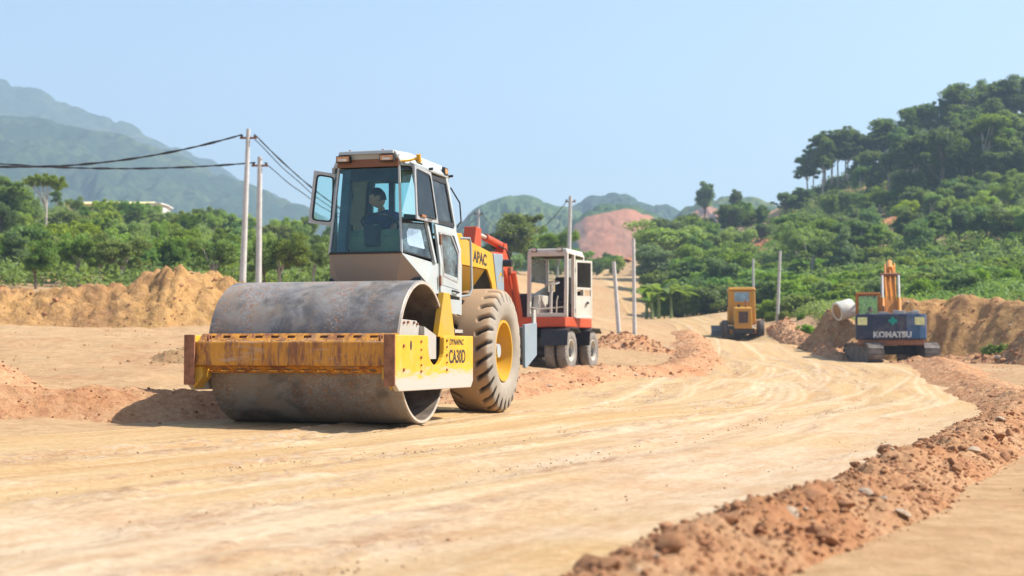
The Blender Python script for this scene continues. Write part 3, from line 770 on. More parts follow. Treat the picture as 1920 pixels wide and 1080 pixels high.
# front beam with slotted scraper rails
b = MB(); b.box(-1.093, 1.093, -1.03, -.86, .635, .885); b.build('front_beam', M['beam'], rol, False, .02)
def slot_rail(z0, y0, z1, y1, nm):
    n = 24; d = Vector((0, y1-y0, z1-z0)); L = d.length; d.normalize(); nn = Vector((1,0,0)).cross(d) * .006
    b = MB(); o = Vector((0, y0, z0))
    def strip(xa, xb, ta, tb):
        P = [o+d*ta*L+Vector((xa,0,0)), o+d*ta*L+Vector((xb,0,0)), o+d*tb*L+Vector((xb,0,0)), o+d*tb*L+Vector((xa,0,0))]
        b.hexa([p-nn for p in P], [p+nn for p in P])
    strip(-1.09, 1.09, 0, .38); strip(-1.09, 1.09, .72, 1)
    for i in range(n):
        x = -1.09 + 2.18*(i+.5)/n - .03
        if i % 2 == 0: strip(x-.035, x+.055, .38, .72)
    return b.build(nm, M['beam'], rol)
slot_rail(.886, -.90, .965, -.80, 'scraper_rail'); slot_rail(.634, -.95, .565, -.84, 'scraper_rail')
b = MB(); b.box(-1.07, 1.07, -.84, -.80, .56, .58); b.box(-1.07, 1.07, -.80, -.785, .93, .955); b.build('scraper_blade', M['rust'], rol)
for x in (-.95, .95):
    MB().lathe([(-.012,.022),(.012,.022),(.012,.038),(-.012,.038)], (x, -.93, .925), 16).build('lifting_eye', M['rust'], rol, True)
# crumbs of dried earth caught on the beam
def beam_dirt(n, rs): return np.stack([rs.uniform(-1.06, 1.06, n), rs.uniform(-1.0, -.86, n), np.full(n, .885)], 1)
V, F = clod_arrays(420, beam_dirt, .006, .018, 88)
tag(link('caked_dirt', mesh_np('caked_dirt', V, F), M['ground'], rol, True), kind='stuff')
for x in (-1, 1):   # inner end brackets
    b = MB(); b.hexa([(x*1.09,-1.0,.40),(x*1.09,-.80,.40),(x*.99,-.80,.52),(x*.99,-1.0,.52)], [(x*1.09,-1.0,.63),(x*1.09,-.80,.63),(x*.99,-.80,.63),(x*.99,-1.0,.63)]); b.build('end_bracket', M['yellow'], rol, False, .004)
# grey bracket inside the drum end and its bolts
b = MB(); b.prism([(-.62,.93),(-.55,1.115),(-.10,1.105),(-.02,1.06),(.36,.97),(.36,.70),(-.62,.70)], 1.00, 1.03, 'x')
br = b.build('drum_bracket', M['grey_steel'], rol, False, .004)
b = MB(); b.hexa([(1.03,-.02,.70),(1.03,.36,.70),(1.09,.36,.70),(1.09,-.02,.70)], [(1.03,-.02,1.055),(1.03,.36,.965),(1.09,.36,.955),(1.09,-.02,1.045)]); b.build('bracket_rib', M['grey_steel'], br)
for y, z in ((-.50,1.08),(-.38,1.085),(-.20,1.085),(-.10,1.07)): MB().cyl((1.025,y,z),(1.05,y,z),.014,None,6).build('bolt', M['rust'], br)
# rear yoke: tall gussets and cross beam
for x in (-1, 1):
    b = MB(); a0, a1 = sorted((x*1.03, x*1.10)); b.prism([(.40,.94),(.60,1.43),(.80,1.43),(.98,.94)], a0, a1, 'x'); b.build('yoke_gusset', M['yellow'], rol, False, .006)
b = MB(); b.box(-1.09, 1.09, .92, 1.12, .50, .94); b.box(-.28, .28, 1.12, 1.7, .55, .90); b.build('yoke_beam', M['yellow'], rol, False, .01)
b = MB(); b.box(-1.03, 1.03, .62, .90, 1.25, 1.42); b.build('yoke_crossmember', M['visor_brown'], rol, False, .01)
b = MB(); b.box(-.48, .48, 1.7, 4.3, .60, 1.15); b.cyl((-.55,3.0,.79),(.55,3.0,.79),.16,None,20); b.build('rear_frame', M['engine'], rol, False, .01)
# rear wheels
TM = tyre_mesh('roller_tyre', .785, .385, .60, 26, .055, 312, 48)
TMrim = rim_mesh('rim', .375, .56, M['yellow'], .17, .12, 1)
TMrimL = rim_mesh('rim', .375, .56, M['yellow'], .17, .12, -1)
w1 = wheel(rol, (.82, 3.0, .782), TM, TMrim); w2 = wheel(rol, (-.82, 3.0, .782), TM, TMrimL)
MB().cyl((.10,0,0),(.20,0,0),.10,.085,24).build('hub_cap', M['cab_white'], w1, True)

# ---- cab shell
def sv(z): return .75 - .13 * max(0, z - 1.8) / 1.1                # half breadth right side (local x)
def mir(p): return (.25 - p[0], p[1], p[2])
FTR, FTL = (.49,.80,2.885), (-.24,.80,2.885); FBR, FBL = (.56,.70,1.885), (-.31,.70,1.885)
QT, QB = (.61,.95,2.90), (.745,1.29,1.80)
# lower shroud
b = MB()
b.add([FBL, FBR, (.41,.93,1.56), (-.28,.93,1.56)], [(0,1,2,3)])
b.add([FBR, (.725,1.10,1.56), (.41,.93,1.56)], [(0,1,2)])
b.add([FBL, (-.28,.93,1.56), (-.475,1.10,1.56)], [(0,1,2)])
b.add([(.41,.93,1.56),(.725,1.10,1.56),(.75,1.38,1.25),(-.50,1.38,1.25),(-.475,1.10,1.56),(-.28,.93,1.56)], [(0,1,2,3,4,5)])
b.build('front_shroud', M['cab_brown'], rol)
MB().tube([(-.31,.692,1.892), (.125,.690,1.892), (.56,.692,1.892)], .014, 6).build('windscreen_seal', M['gasket'], rol)
for side in (1, -1):
    g = (lambda p: p) if side > 0 else mir
    b = MB()
    b.add([g(p) for p in [FBR, QB, (.75,1.38,1.25), (.725,1.10,1.56)]], [(0,1,3),(1,2,3)])
    P = [QB, (.75,1.42,1.80), (.75,1.47,1.40), (.75,2.22,1.40), (.75,2.22,1.80), (.75,2.30,1.80), (.75,2.30,1.22), (.75,1.38,1.25)]
    b.add([g(p) for p in P], [(0,1,2,7),(2,3,6,7),(3,4,5,6)])
    b.build('side_panel', M['cab_white'], rol)
# posts
def post(p0, p1, w, d, m, nm='cab_post'):
    p0 = Vector(p0); p1 = Vector(p1); b = MB()
    b.hexa([p0+Vector(q) for q in ((-w,-d,0),(w,-d,0),(w,d,0),(-w,d,0))], [p1+Vector(q) for q in ((-w,-d,0),(w,-d,0),(w,d,0),(-w,d,0))])
    return b.build(nm, m, rol, False, .004)
post(FBR, FTR, .012, .012, M['cab_white']); post(FBL, FTL, .012, .02, M['cab_white'])
post((-.225,.86,1.9), (-.165,.90,2.86), .05, .05, M['cab_blue'])
post(QB, QT, .022, .030, M['cab_white']); post(mir(QB), mir(QT), .022, .03, M['cab_white'])
post((.735,2.26,1.8), (.60,2.10,2.92), .020, .045, M['cab_white']); post((-.485,2.26,1.8), (-.35,2.10,2.92), .03, .045, M['cab_blue'])
post((-.49,1.50,1.75), (-.36,1.42,2.90), .03, .045, M['cab_blue'])
post((-.15,2.27,1.5), (-.10,2.13,2.90), .035, .03, M['cab_blue'])
post((.40,2.27,1.5), (.36,2.13,2.90), .02, .03, M['cab_blue'])
# glass
def pane(nm, P, m, parent=rol, t=.006, fr=None, fw=.03, ft=.022, rr=.05):
    Q = round_poly(P, rr)
    o = MB().slab(inset_poly(Q, fw*.5) if fr else Q, t).build(nm, m, parent)
    if fr: MB().ring(Q, fw, ft).build(nm + '_frame', fr, o)
    return o
pane('windscreen', [(-.30,.705,1.90),(.55,.705,1.90),(.482,.802,2.86),(-.232,.802,2.86)], M['glass'], rr=.01)
e1, e2 = Vector(FBR), Vector(FTR); q1, q2 = Vector(QB), Vector(QT)
lo = .36
for side in (1, -1):
    g = (lambda p: p) if side > 0 else (lambda p: Vector(mir(p)))
    A = e1.lerp(e2, .015); B = q1.lerp(q2, .03); A2 = e1.lerp(e2, lo); B2 = q1.lerp(q2, lo + .05)
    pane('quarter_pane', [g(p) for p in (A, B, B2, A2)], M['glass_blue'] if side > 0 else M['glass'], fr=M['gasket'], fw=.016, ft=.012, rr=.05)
    pane('quarter_pane', [g(p) for p in (e1.lerp(e2, lo+.01), q1.lerp(q2, lo+.06), q1.lerp(q2, .97), e1.lerp(e2, .99))], M['glass'], fr=M['gasket'], fw=.014, ft=.012, rr=.04)
pane('rear_window', [(-.46,2.27,1.85),(.71,2.27,1.85),(.59,2.12,2.86),(-.34,2.12,2.86)], M['glass'], rr=.04)
pane('left_window', [(-.50,1.50,1.80),(-.50,2.22,1.80),(-.37,2.08,2.86),(-.37,1.44,2.86)], M['glass'], rr=.04)
MB().slab([(-.49,2.29,1.25),(.74,2.29,1.25),(.74,2.29,1.82),(-.49,2.29,1.82)], .02).build('rear_panel', M['cab_white'], rol)
# cab door: lower leaf with window, upper opening trimmed in black
dx = .757
DP = [(dx,1.445,1.47),(dx,2.19,1.43),(dx,2.21,2.00),(dx-.055,2.17,2.26),(dx-.055,1.40,2.26),(dx,1.43,1.80)]
door = MB().ring(DP, .085, .03).build('door', M['cab_white'], rol, False, .004)
MB().slab([(dx,1.53,1.555),(dx,2.11,1.52),(dx,2.11,1.66),(dx,1.53,1.70)], .028).build('door_panel', M['cab_white'], door)
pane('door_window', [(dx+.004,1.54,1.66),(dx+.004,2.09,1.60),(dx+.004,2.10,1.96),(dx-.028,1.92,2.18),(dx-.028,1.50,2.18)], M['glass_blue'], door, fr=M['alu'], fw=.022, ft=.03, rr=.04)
b = MB(); b.tube([(dx+.015,1.86,1.50),(dx+.045,1.88,1.495),(dx+.045,2.02,1.485),(dx+.015,2.04,1.485)], .013, 8); b.build('door_handle', M['black'], door, True)
for z in (2.08, 1.60): MB().cyl((dx+.02,1.415,z-.06),(dx+.02,1.405,z+.06),.017,None,10).build('hinge', M['rust'], door)
pane('door_opening_trim', [(sv(2.27)+.004,1.40,2.275),(sv(2.27)+.004,2.15,2.275),(sv(2.86)+.004,2.02,2.85),(sv(2.86)+.004,1.24,2.85)], M['glass_clear'], rol, fr=M['gasket'], fw=.055, ft=.03, rr=.06)
MB().tube([(.66,1.75,2.30),(.60,1.66,2.55),(.57,1.50,2.74),(.50,1.32,2.82)], .014, 8).build('interior_hose', M['rubber'], rol, True)
MB().tube([(.63,2.22,2.78),(.71,2.34,2.6),(.72,2.36,2.38),(.69,2.30,2.30)], .010, 8).build('exterior_hose', M['rubber'], rol, True)
# opened windows, swung out on both sides
def open_window(P, nm, lab):
    Q = round_poly(P, .07)
    o = MB().ring([Vector(p) for p in P], .045, .018).build(nm, M['alu'], rol, False, .003); o['label'] = lab
    I = inset_poly([Vector(p) for p in P], .035)
    MB().slab(I, .006).build('pane', M['glass'], o)
    MB().ring(round_poly(I, .06), .018, .022).build('gasket', M['gasket'], o)
    return o
ol = open_window([(-.665,.90,2.265),(-.35,.93,2.225),(-.31,.93,2.825),(-.595,.90,2.875)], 'open_window', 'swung out left hand cab window')
orr = open_window([(.735,.70,2.26),(.750,1.40,2.265),(.690,1.30,2.855),(.680,.77,2.885)], 'open_window', 'swung out right hand cab window')
MB().box(.752, .765, .80, .96, 2.295, 2.325).build('window_latch', M['rust'], orr)
MB().tube([(.757,1.05,2.30),(.775,1.06,2.31),(.775,1.18,2.31),(.757,1.20,2.30)], .008, 6).build('window_catch', M['black'], orr)
for z in (2.34, 2.76): MB().cyl((-.33,.93,z-.03),(-.33,.93,z+.03),.014,None,8).build('hinge', M['black'], ol)
# roof
def outline(f, ins, z): return [(-.27+ins*.6,f+ins*.0,z),(.52-ins*.6,f,z),(.645-ins,.98,z),(.63-ins,2.20-ins*.6,z),(-.38+ins,2.20-ins*.6,z),(-.395+ins,.98,z)]
b = MB(); b.hexa(outline(.80, 0, 2.885), outline(.80, .0, 2.905)); b.hexa(outline(.80, .0, 2.9055), outline(.725, .10, 3.05)); b.hexa([(-.205,.70,3.012),(.455,.70,3.012),(.455,.80,3.012),(-.205,.80,3.012)], [(-.205,.715,3.055),(.455,.715,3.055),(.455,.85,3.062),(-.205,.85,3.062)])
roof = b.build('roof', M['cab_white'], rol, False, .012)
b = MB(); b.box(-.25, .495, .770, .800, 2.875, 3.008); b.build('visor_band', M['visor_brown'], roof, False, .004)
for x in (-.155, .375):
    w = .085
    lm = MB().box(x-w, x+w, .700, .766, 2.925, 3.002).build('work_lamp', M['black'], rol, False, .006)
    MB().box(x-w+.012, x+w-.012, .694, .7005, 2.935, 2.992).build('lens', M['amber'], lm)
    MB().box(x-.05, x+.05, .690, .6945, 2.940, 2.965).build('reflector', M['lens'], lm)
fl = MB().prism([(1.02,2.935),(1.20,2.935),(1.18,2.99),(1.04,3.0)], .605, .632, 'x').build('marker_lamp', M['black'], rol, False, .004); MB().prism([(1.04,2.945),(1.18,2.945),(1.165,2.982),(1.055,2.99)], .632, .636, 'x').build('lens', M['lens'], fl)
fl = MB().prism([(1.98,2.915),(2.12,2.915),(2.11,3.0),(1.97,3.005)], .60, .636, 'x').build('marker_lamp', M['black'], rol, False, .004); MB().prism([(2.0,2.93),(2.10,2.93),(2.09,2.985),(1.99,2.99)], .636, .640, 'x').build('lens', M['amber'], fl)
b = MB(); b.tube([(.50,.80,2.93),(.60,.86,2.945),(.675,.95,2.985)], .014, 8); b.cyl((.675,.93,3.02),(.675,.96,2.93),.026,None,12); b.build('window_arm', M['yellow'], rol, True)
for y in (1.42, 2.16): MB().cyl((.62,y,2.91),(.68,y,2.915),.016,None,8).build('roof_catch', M['black'], rol)
for x, y in ((-.10,.78),(.30,.78),(.0,1.4),(.2,1.9)): MB().cyl((x,y,3.05),(x,y,3.075),.012,None,6).build('roof_bolt', M['rust'], roof)
# interior
MB().box(-.44, .69, .98, 2.22, 1.56, 1.62).build('cab_floor', M['cab_dark'], rol)
MB().slab([(-.32,.86,2.86),(.56,.86,2.86),(.56,2.1,2.86),(-.32,2.1,2.86)], .03).build('headliner', M['cab_dark'], rol)
MB().slab([(-.20,.86,2.72),(.47,.86,2.72),(.47,.86,2.87),(-.20,.86,2.87)], .02).build('headboard', M['cab_dark'], rol)
b = MB(); b.hexa([(-.08,1.06,1.62),(.36,1.06,1.62),(.36,1.24,1.62),(-.08,1.24,1.62)], [(-.26,.99,2.10),(.43,.99,2.10),(.43,1.28,2.10),(-.26,1.28,2.10)])
b.hexa([(-.26,.985,2.10),(.43,.985,2.10),(.43,1.28,2.10),(-.26,1.28,2.10)], [(-.22,1.04,2.185),(.40,1.04,2.185),(.40,1.28,2.185),(-.22,1.28,2.185)])
b.build('console', M['olive'], rol, False, .012)
b = MB(); b.hexa([(.0,.95,1.98),(.19,.95,1.98),(.19,1.02,1.98),(.0,1.02,1.98)], [(-.02,.97,2.24),(.21,.97,2.24),(.17,1.08,2.24),(.02,1.08,2.24)]); b.build('instrument_binnacle', M['cab_dark'], rol, False, .03)
# steering wheel
b = MB(); wc = Vector((.12,1.16,2.26)); tilt = Matrix.Rotation(R(-28), 3, 'X')
ringp = [wc + tilt @ Vector((.215*math.cos(a), .215*math.sin(a), 0)) for a in np.linspace(0, 2*math.pi, 33)]
b.tube(ringp, .014, 8)
for a in (R(90), R(210), R(330)): b.tube([wc, wc + tilt @ Vector((.21*math.cos(a), .21*math.sin(a), 0))], .010, 6)
b.cyl(wc, wc + Vector((0,-.03,-.22)), .035, None, 12); b.build('steering_wheel', M['black'], rol, True)
b = MB(); b.box(-.20,.26,1.45,1.90,1.93,2.03); b.box(-.18,.24,1.88,1.97,2.03,2.42); b.build('seat', M['black'], rol, False, .04); MB().box(-.12,.18,1.52,1.85,1.62,1.93).build('seat_base', M['cab_dark'], rol)
b = MB(); b.tube([(-.22,1.15,1.62),(-.21,1.1,2.05),(-.20,1.08,2.20)], .012, 6); b.cyl((-.20,1.08,2.19),(-.20,1.075,2.25),.024,None,10); b.build('control_lever', M['black'], rol, True)
# canvas hung at the top of the windscreen
rs = np.random.RandomState(3); gx, gy = np.meshgrid(np.linspace(0, 1, 26), np.linspace(0, 1, 14))
hang = .07 + .17 * np.exp(-((gx-.22)/.16)**2) + .09*np.exp(-((gx-.62)/.30)**2) - .04*gx
V = np.stack([-.205 + .37*gx, .875 + .10*np.sin(gx*9)*gy*.35 + .05*gy, 2.85 - gy*hang*1.02], -1).reshape(-1, 3)
me = mesh_np('canvas_sheet', V, grid_faces(14, 26)); cv = link('canvas_sheet', me, M['cloth'], rol, True); sm = cv.modifiers.new('thick', 'SOLIDIFY'); sm.thickness = .012
MB().tube([(.20,.87,2.74),(.32,.87,2.705),(.46,.87,2.69)], .008, 6).build('cable', M['rubber'], rol, True)
# ---- hood and rear
hv = .65
P = [(2.36,2.235),(2.60,2.25),(2.68,2.195),(3.93,2.085),(4.08,1.72),(4.24,1.40),(4.06,1.40),(3.90,1.68),(3.70,1.855),(2.36,1.86)]
for x in (1, -1):
    bm = bmesh.new(); f = bm.faces.new([bm.verts.new((x*hv, y, z)) for y, z in P]); r = bmesh.ops.extrude_face_region(bm, geom=[f])
    bmesh.ops.translate(bm, vec=(-x*.03,0,0), verts=[q for q in r['geom'] if isinstance(q, bmesh.types.BMVert)]); bmesh.ops.recalc_face_normals(bm, faces=bm.faces)
    me = bpy.data.meshes.new('hood_side'); bm.to_mesh(me); bm.free(); hs = link('hood_side', me, M['yellow'], rol, False, .006)
    if x > 0: lettering('APAC', .205, M['black'], hs, (hv+.0015, 3.08, 1.93), (0, 1, -.05), (0, 0, 1), .006, .0015, sx=1.12)
b = MB(); b.hexa([(-.62,2.36,2.21),(.62,2.36,2.21),(.62,2.60,2.225),(-.62,2.60,2.225)], [(-.62,2.36,2.24),(.62,2.36,2.24),(.62,2.60,2.252),(-.62,2.60,2.252)])
b.hexa([(-.62,2.602,2.165),(.62,2.602,2.165),(.62,3.93,2.06),(-.62,3.93,2.06)], [(-.62,2.602,2.196),(.62,2.602,2.196),(.62,3.93,2.09),(-.62,3.93,2.09)]); b.build('hood_top', M['yellow'], rol, False, .006)
b = MB(); b.hexa([(.615,2.38,1.855),(.615,3.70,1.85),(.36,3.70,1.5),(.36,2.38,1.5)], [(.60,2.38,1.875),(.60,3.70,1.87),(.34,3.70,1.52),(.34,2.38,1.52)]); b.build('hood_skirt', M['yellow'], rol)
MB().box(-.34,.34,2.42,3.98,1.12,2.05).build('engine', M['engine'], rol, False, .02)
b = MB(); b.prism([(3.96,2.085),(4.42,2.10),(4.52,1.30),(4.30,1.18),(4.10,1.72)], -.655, .655, 'x'); rc = b.build('rear_cowl', M['grey_blue'], rol, False, .01)
for i in range(9):
    a = R(20 + i*18); y = 4.32 + .10*math.cos(a); z = 1.70 + .13*math.sin(a)
    MB().box(.655,.6575,y-.014,y+.014,z-.016,z+.016).build('emblem_mark', M['yellow'], rc)
MB().cyl((.62,4.44,1.98),(.78,4.44,1.98),.05,None,14).build('tail_lamp', M['black'], rol, True)
MB().box(-.66,.66,4.0,4.5,.70,1.30).build('counterweight', M['engine'], rol, False, .02)
b = MB(); b.prism([(3.93,1.13),(4.55,1.16),(4.55,.72),(4.02,.55),(3.95,.56)], 1.06, 1.10, 'x'); b.box(.66,1.06,4.30,4.36,.7,1.1); st = b.build('rear_guard', M['grey_blue'], rol, False, .006)
b = MB(); b.prism([(4.40,1.155),(4.55,1.155),(4.53,1.34),(4.42,1.34)], 1.065, 1.09, 'x'); b.build('guard_tab', M['grey_steel'], st)
b = MB(); b.tube([(.70,2.40,2.17),(.80,2.46,2.17),(.80,2.50,2.10),(.80,2.55,1.55),(.78,2.50,1.47),(.70,2.42,1.45)], .016, 8); b.build('grab_rail', M['cab_white'], rol, True)
b = MB(); b.box(.50,.78,1.95,2.25,1.0,1.04); b.box(.50,.54,1.95,2.25,1.0,1.25); b.build('step', M['grey_steel'], rol)

# ------------------------------------------------------------------ people
M['skin'] = plain('skin', (.52,.30,.20), .5, 0, .1, 6)
M['hair'] = plain('black_hair', (.012,.012,.014), .6, 0, .3, 40, .5)
M['navy'] = plain('navy_cotton', (.03,.05,.13), .9, 0, .2, 12)
M['trouser'] = plain('blue_trouser_cloth', (.05,.09,.16), .9, 0, .2, 12)
def skinned(name, nodes, edges, sub=2):
    me = bpy.data.meshes.new(name); me.from_pydata([n[0] for n in nodes], edges, []); o = bpy.data.objects.new(name, me); COL.objects.link(o)
    sk = o.modifiers.new('skin', 'SKIN'); sk.use_smooth_shade = True; sk.branch_smoothing = .4
    for i, n in enumerate(nodes): me.skin_vertices[0].data[i].radius = (n[1], n[2] if len(n) > 2 else n[1])
    me.skin_vertices[0].data[0].use_root = True
    ss = o.modifiers.new('sub', 'SUBSURF'); ss.levels = sub; ss.render_levels = sub
    dg = bpy.context.evaluated_depsgraph_get(); m2 = bpy.data.meshes.new_from_object(o.evaluated_get(dg)); m2.name = name
    bpy.data.objects.remove(o); m2.polygons.foreach_set('use_smooth', [True] * len(m2.polygons)); return m2
def make_person(label):
    """seated figure, origin at the seat, +x picture right, -y towards the steering wheel"""
    root = tag(empty('person'), label, 'person')
    hd = Vector((-.075, -.07, .60))
    n = [((0,0,.08),.13,.11), ((0,.0,.24),.125,.10), ((.0,-.03,.38),.14,.10), ((-.03,-.05,.46),.055), ((-.05,-.06,.50),.048)]
    e = [(0,1),(1,2),(2,3),(3,4)]
    def chain(start, pts):
        last = start
        for p in pts: n.append(p); e.append((last, len(n)-1)); last = len(n)-1
        return last
    hr = chain(2, [((.165,-.06,.38),.055),((.235,-.17,.22),.042),((.235,-.31,.17),.033),((.215,-.38,.185),.026)])
    hl = chain(2, [((-.165,-.04,.36),.055),((-.21,-.16,.18),.042),((-.08,-.31,.15),.033),((-.03,-.38,.175),.026)])
    for h, base in ((hr, Vector((.215,-.40,.19))), (hl, Vector((-.03,-.40,.18)))):
        for k in range(4):
            dx = (k-1.5)*.019; L = (.03,.036,.034,.026)[k]
            chain(h, [(tuple(base+Vector((dx,-.015,0))),.010),(tuple(base+Vector((dx,-.02-L,-.002))),.009),(tuple(base+Vector((dx,-.012-L,-.04))),.008)])
        chain(h, [(tuple(base+Vector((-.035,.01,-.005))),.010),(tuple(base+Vector((-.03,-.02,-.03))),.009)])
    for sx in (1, -1): chain(0, [((sx*.10,-.10,.06),.085),((sx*.13,-.42,.07),.060),((sx*.13,-.44,-.12),.048),((sx*.13,-.44,-.33),.036),((sx*.13,-.55,-.355),.03)])
    body = skinned('body', n, e, 2)
    # head shaped from a sphere: chin, brow, nose and ears, turned towards picture left
    bm = bmesh.new(); bm.from_mesh(body)
    hm = bmesh.new(); bmesh.ops.create_uvsphere(hm, u_segments=28, v_segments=20, radius=1)
    rot = Matrix.Rotation(R(-62), 3, 'Z') @ Matrix.Rotation(R(14), 3, 'X')
    for v in hm.verts:
        x, y, z = v.co; f = -y                                   # face towards -y
        w = 1 - .22 * max(0, -z) ** 1.5
        X = x * .075 * w; Yy = y * .096 * (1 - .10 * max(0, -z) * (1 if f < 0 else .2)); Z = z * .118
        if f > .8 and -.35 < z < .12 and abs(x) < .22: Yy -= .022 * (1 - abs(x) / .22) * (1 - (z + .35) / .6)
        if f > .6 and .05 < z < .25 and .15 < abs(x) < .55: Yy += .008
        if f > .7 and -.62 < z < -.48: Yy -= .005
        if abs(x) > .93 and -.25 < z < .2: X *= 1.16
        q = rot @ Vector((X, Yy, Z)); v.co = hd + q
    hmm = bpy.data.meshes.new('h'); hm.to_mesh(hmm); hm.free(); bm.from_mesh(hmm)
    bm.to_mesh(body); bm.free(); body.polygons.foreach_set('use_smooth', [True] * len(body.polygons))
    link('body', body, M['skin'], root)
    sh = skinned('shirt', [((0,0,.05),.145,.125),((0,0,.24),.14,.115),((0,-.03,.385),.15,.11),((-.02,-.045,.445),.07),((.165,-.06,.38),.072),((.215,-.135,.28),.062),((-.165,-.04,.36),.072),((-.195,-.12,.25),.062)], [(0,1),(1,2),(2,3),(2,4),(4,5),(2,6),(6,7)])
    link('shirt', sh, M['navy'], root)
    tr = skinned('trousers', [((0,0,.07),.14,.12),((.10,-.10,.06),.10),((.13,-.42,.07),.074),((.13,-.44,-.12),.062),((.13,-.44,-.30),.054),((-.10,-.10,.06),.10),((-.13,-.42,.07),.074),((-.13,-.44,-.12),.062),((-.13,-.44,-.30),.054)], [(0,1),(1,2),(2,3),(3,4),(0,5),(5,6),(6,7),(7,8)])
    link('trousers', tr, M['trouser'], root)
    hb = bmesh.new(); bmesh.ops.create_uvsphere(hb, u_segments=28, v_segments=20, radius=1)
    kill = [v for v in hb.verts if v.co.z < -.45 or (-v.co.y > .45 and v.co.z < .42) or (abs(v.co.x) > .6 and -v.co.y > .05 and v.co.z < .15)]
    bmesh.ops.delete(hb, geom=kill, context='VERTS')
    for v in hb.verts:
        x, y, z = v.co; k = 1.10 + .04 * math.sin(x * 17) * math.sin(z * 13); q = rot @ Vector((x*.075*k, y*.096*k, z*.118*k)); v.co = hd + q
    hme = bpy.data.meshes.new('hair'); hb.to_mesh(hme); hb.free(); hme.polygons.foreach_set('use_smooth', [True] * len(hme.polygons))
    hh = link('hair', hme, M['hair'], root); q = hh.modifiers.new('thick', 'SOLIDIFY'); q.thickness = .015
    for k in (-1, 1):
        pe = hd + rot @ Vector((k*.030, -.090, .008)); MB().cyl(pe, pe + rot @ Vector((0,-.004,0)), .008, None, 8).build('eye', M['hair'], root)
    return root
def local_to_world(root, p):
    return Matrix.Translation(root.location) @ Matrix.Rotation(root.rotation_euler.z, 4, 'Z') @ Vector(p)
drv = make_person('driver in a navy t-shirt with black hair seated in the roller cab looking aside')
drv.location = local_to_world(rol, (.02, 1.60, 2.0)); drv.rotation_euler = (0, 0, YAW)

# ------------------------------------------------------------------ red and white wheeled excavator
M['red'] = paint('red_orange_paint', (.56,.07,.018), (.30,.12,.06), .55, .45, (.25,.10,.06), .02, 2)
M['off_white'] = paint('stained_white_paint', (.60,.58,.50), (.50,.38,.26), .5, .5, (.30,.18,.1), .03, 3)
M['chassis'] = plain('dark_chassis', (.035,.03,.028), .75, 0, .4, 5)
EX, EY = ptx(1014, 36.2), 36.2
exz = .22
ex = tag(empty('wheeled_excavator', (EX, EY, exz), R(-19)), 'red and white wheeled excavator with an open glassless cab parked behind the roller', 'excavator')
b = MB(); b.box(-1.25, .70, -.15, 2.3, 1.122, 1.38); b.build('deck', M['red'], ex, False, .03)
b = MB(); b.box(-1.25, .40, 1.55, 2.3, 1.38, 2.05); b.build('engine_cover', M['chassis'], ex, False, .05)
# cab frame bars
cz0, cz1, x0, x1, y0, y1 = 1.38, 3.02, -.30, .68, -.05, 1.45
def bars(lst, r, nm, m, parent):
    for a_, c_ in lst:
        a_, c_ = Vector(a_), Vector(c_); d = (c_-a_); u = Vector((r,0,0)); w = Vector((0,r,0)) if abs(d.z) > d.length*.5 else (Vector((0,0,r)))
        if abs(d.x) > d.length*.8: u = Vector((0,r,0))
        MB().hexa([a_-u-w, a_+u-w, a_+u+w, a_-u+w], [c_-u-w, c_+u-w, c_+u+w, c_-u+w]).build(nm, m, parent, False, .01)
bars([((x0,y0,cz0),(x0,y0+.06,cz1)),((x1,y0,cz0+.0),(x1+.03,y0-.05,cz0+.75)),((x1+.03,y0-.05,cz0+.75),(x1,y0+.06,cz1)),((x0,y1,cz0),(x0,y1,cz1)),((x1,y1,cz0),(x1,y1,cz1)),((x1,.62,cz0),(x1,.62,cz1))], .045, 'cab_post', M['off_white'], ex)
bars([((x0,y0+.06,cz1-.04),(x1,y0+.06,cz1-.04)),((x0,y0,cz0+.05),(x1,y0,cz0+.05))], .05, 'cab_rail', M['off_white'], ex)
b = MB(); b.hexa([(x0-.05,y0,cz1-.03),(x1+.05,y0,cz1-.03),(x1+.05,y1+.05,cz1-.06),(x0-.05,y1+.05,cz1-.06)], [(x0-.02,y0+.03,cz1+.10),(x1+.02,y0+.03,cz1+.10),(x1,y1,cz1+.10),(x0,y1,cz1+.10)]); b.build('cab_roof', M['off_white'], ex, False, .03)
b = MB(); b.slab([(x0,y1,cz0),(x1,y1,cz0),(x1,y1,cz0+.7),(x0,y1,cz0+.7)], .03); b.build('cab_back', M['chassis'], ex)
MB().slab([(x0,.1,cz1-.06),(x1,.1,cz1-.06),(x1,y1,cz1-.06),(x0,y1,cz1-.06)], .03).build('headliner', M['chassis'], ex)
MB().slab([(x0,.1,cz0),(x0,y1,cz0),(x0,y1,cz0+.85),(x0,.1,cz0+.55)], .03).build('side_wall', M['off_white'], ex)
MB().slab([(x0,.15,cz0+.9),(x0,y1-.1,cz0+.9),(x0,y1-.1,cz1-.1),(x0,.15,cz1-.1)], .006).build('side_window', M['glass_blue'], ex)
MB().tube([(x1+.06,.05,cz0+.1),(x1+.09,.02,cz0+.5),(x1+.06,.06,cz0+.95)], .016, 6).build('grab_rail', M['black'], ex, True)
MB().slab([(x0+.04,y1,cz0+.72),(x1-.04,y1,cz0+.72),(x1-.04,y1,cz1-.1),(x0+.04,y1,cz1-.1)], .006).build('rear_window', M['glass_clear'], ex)
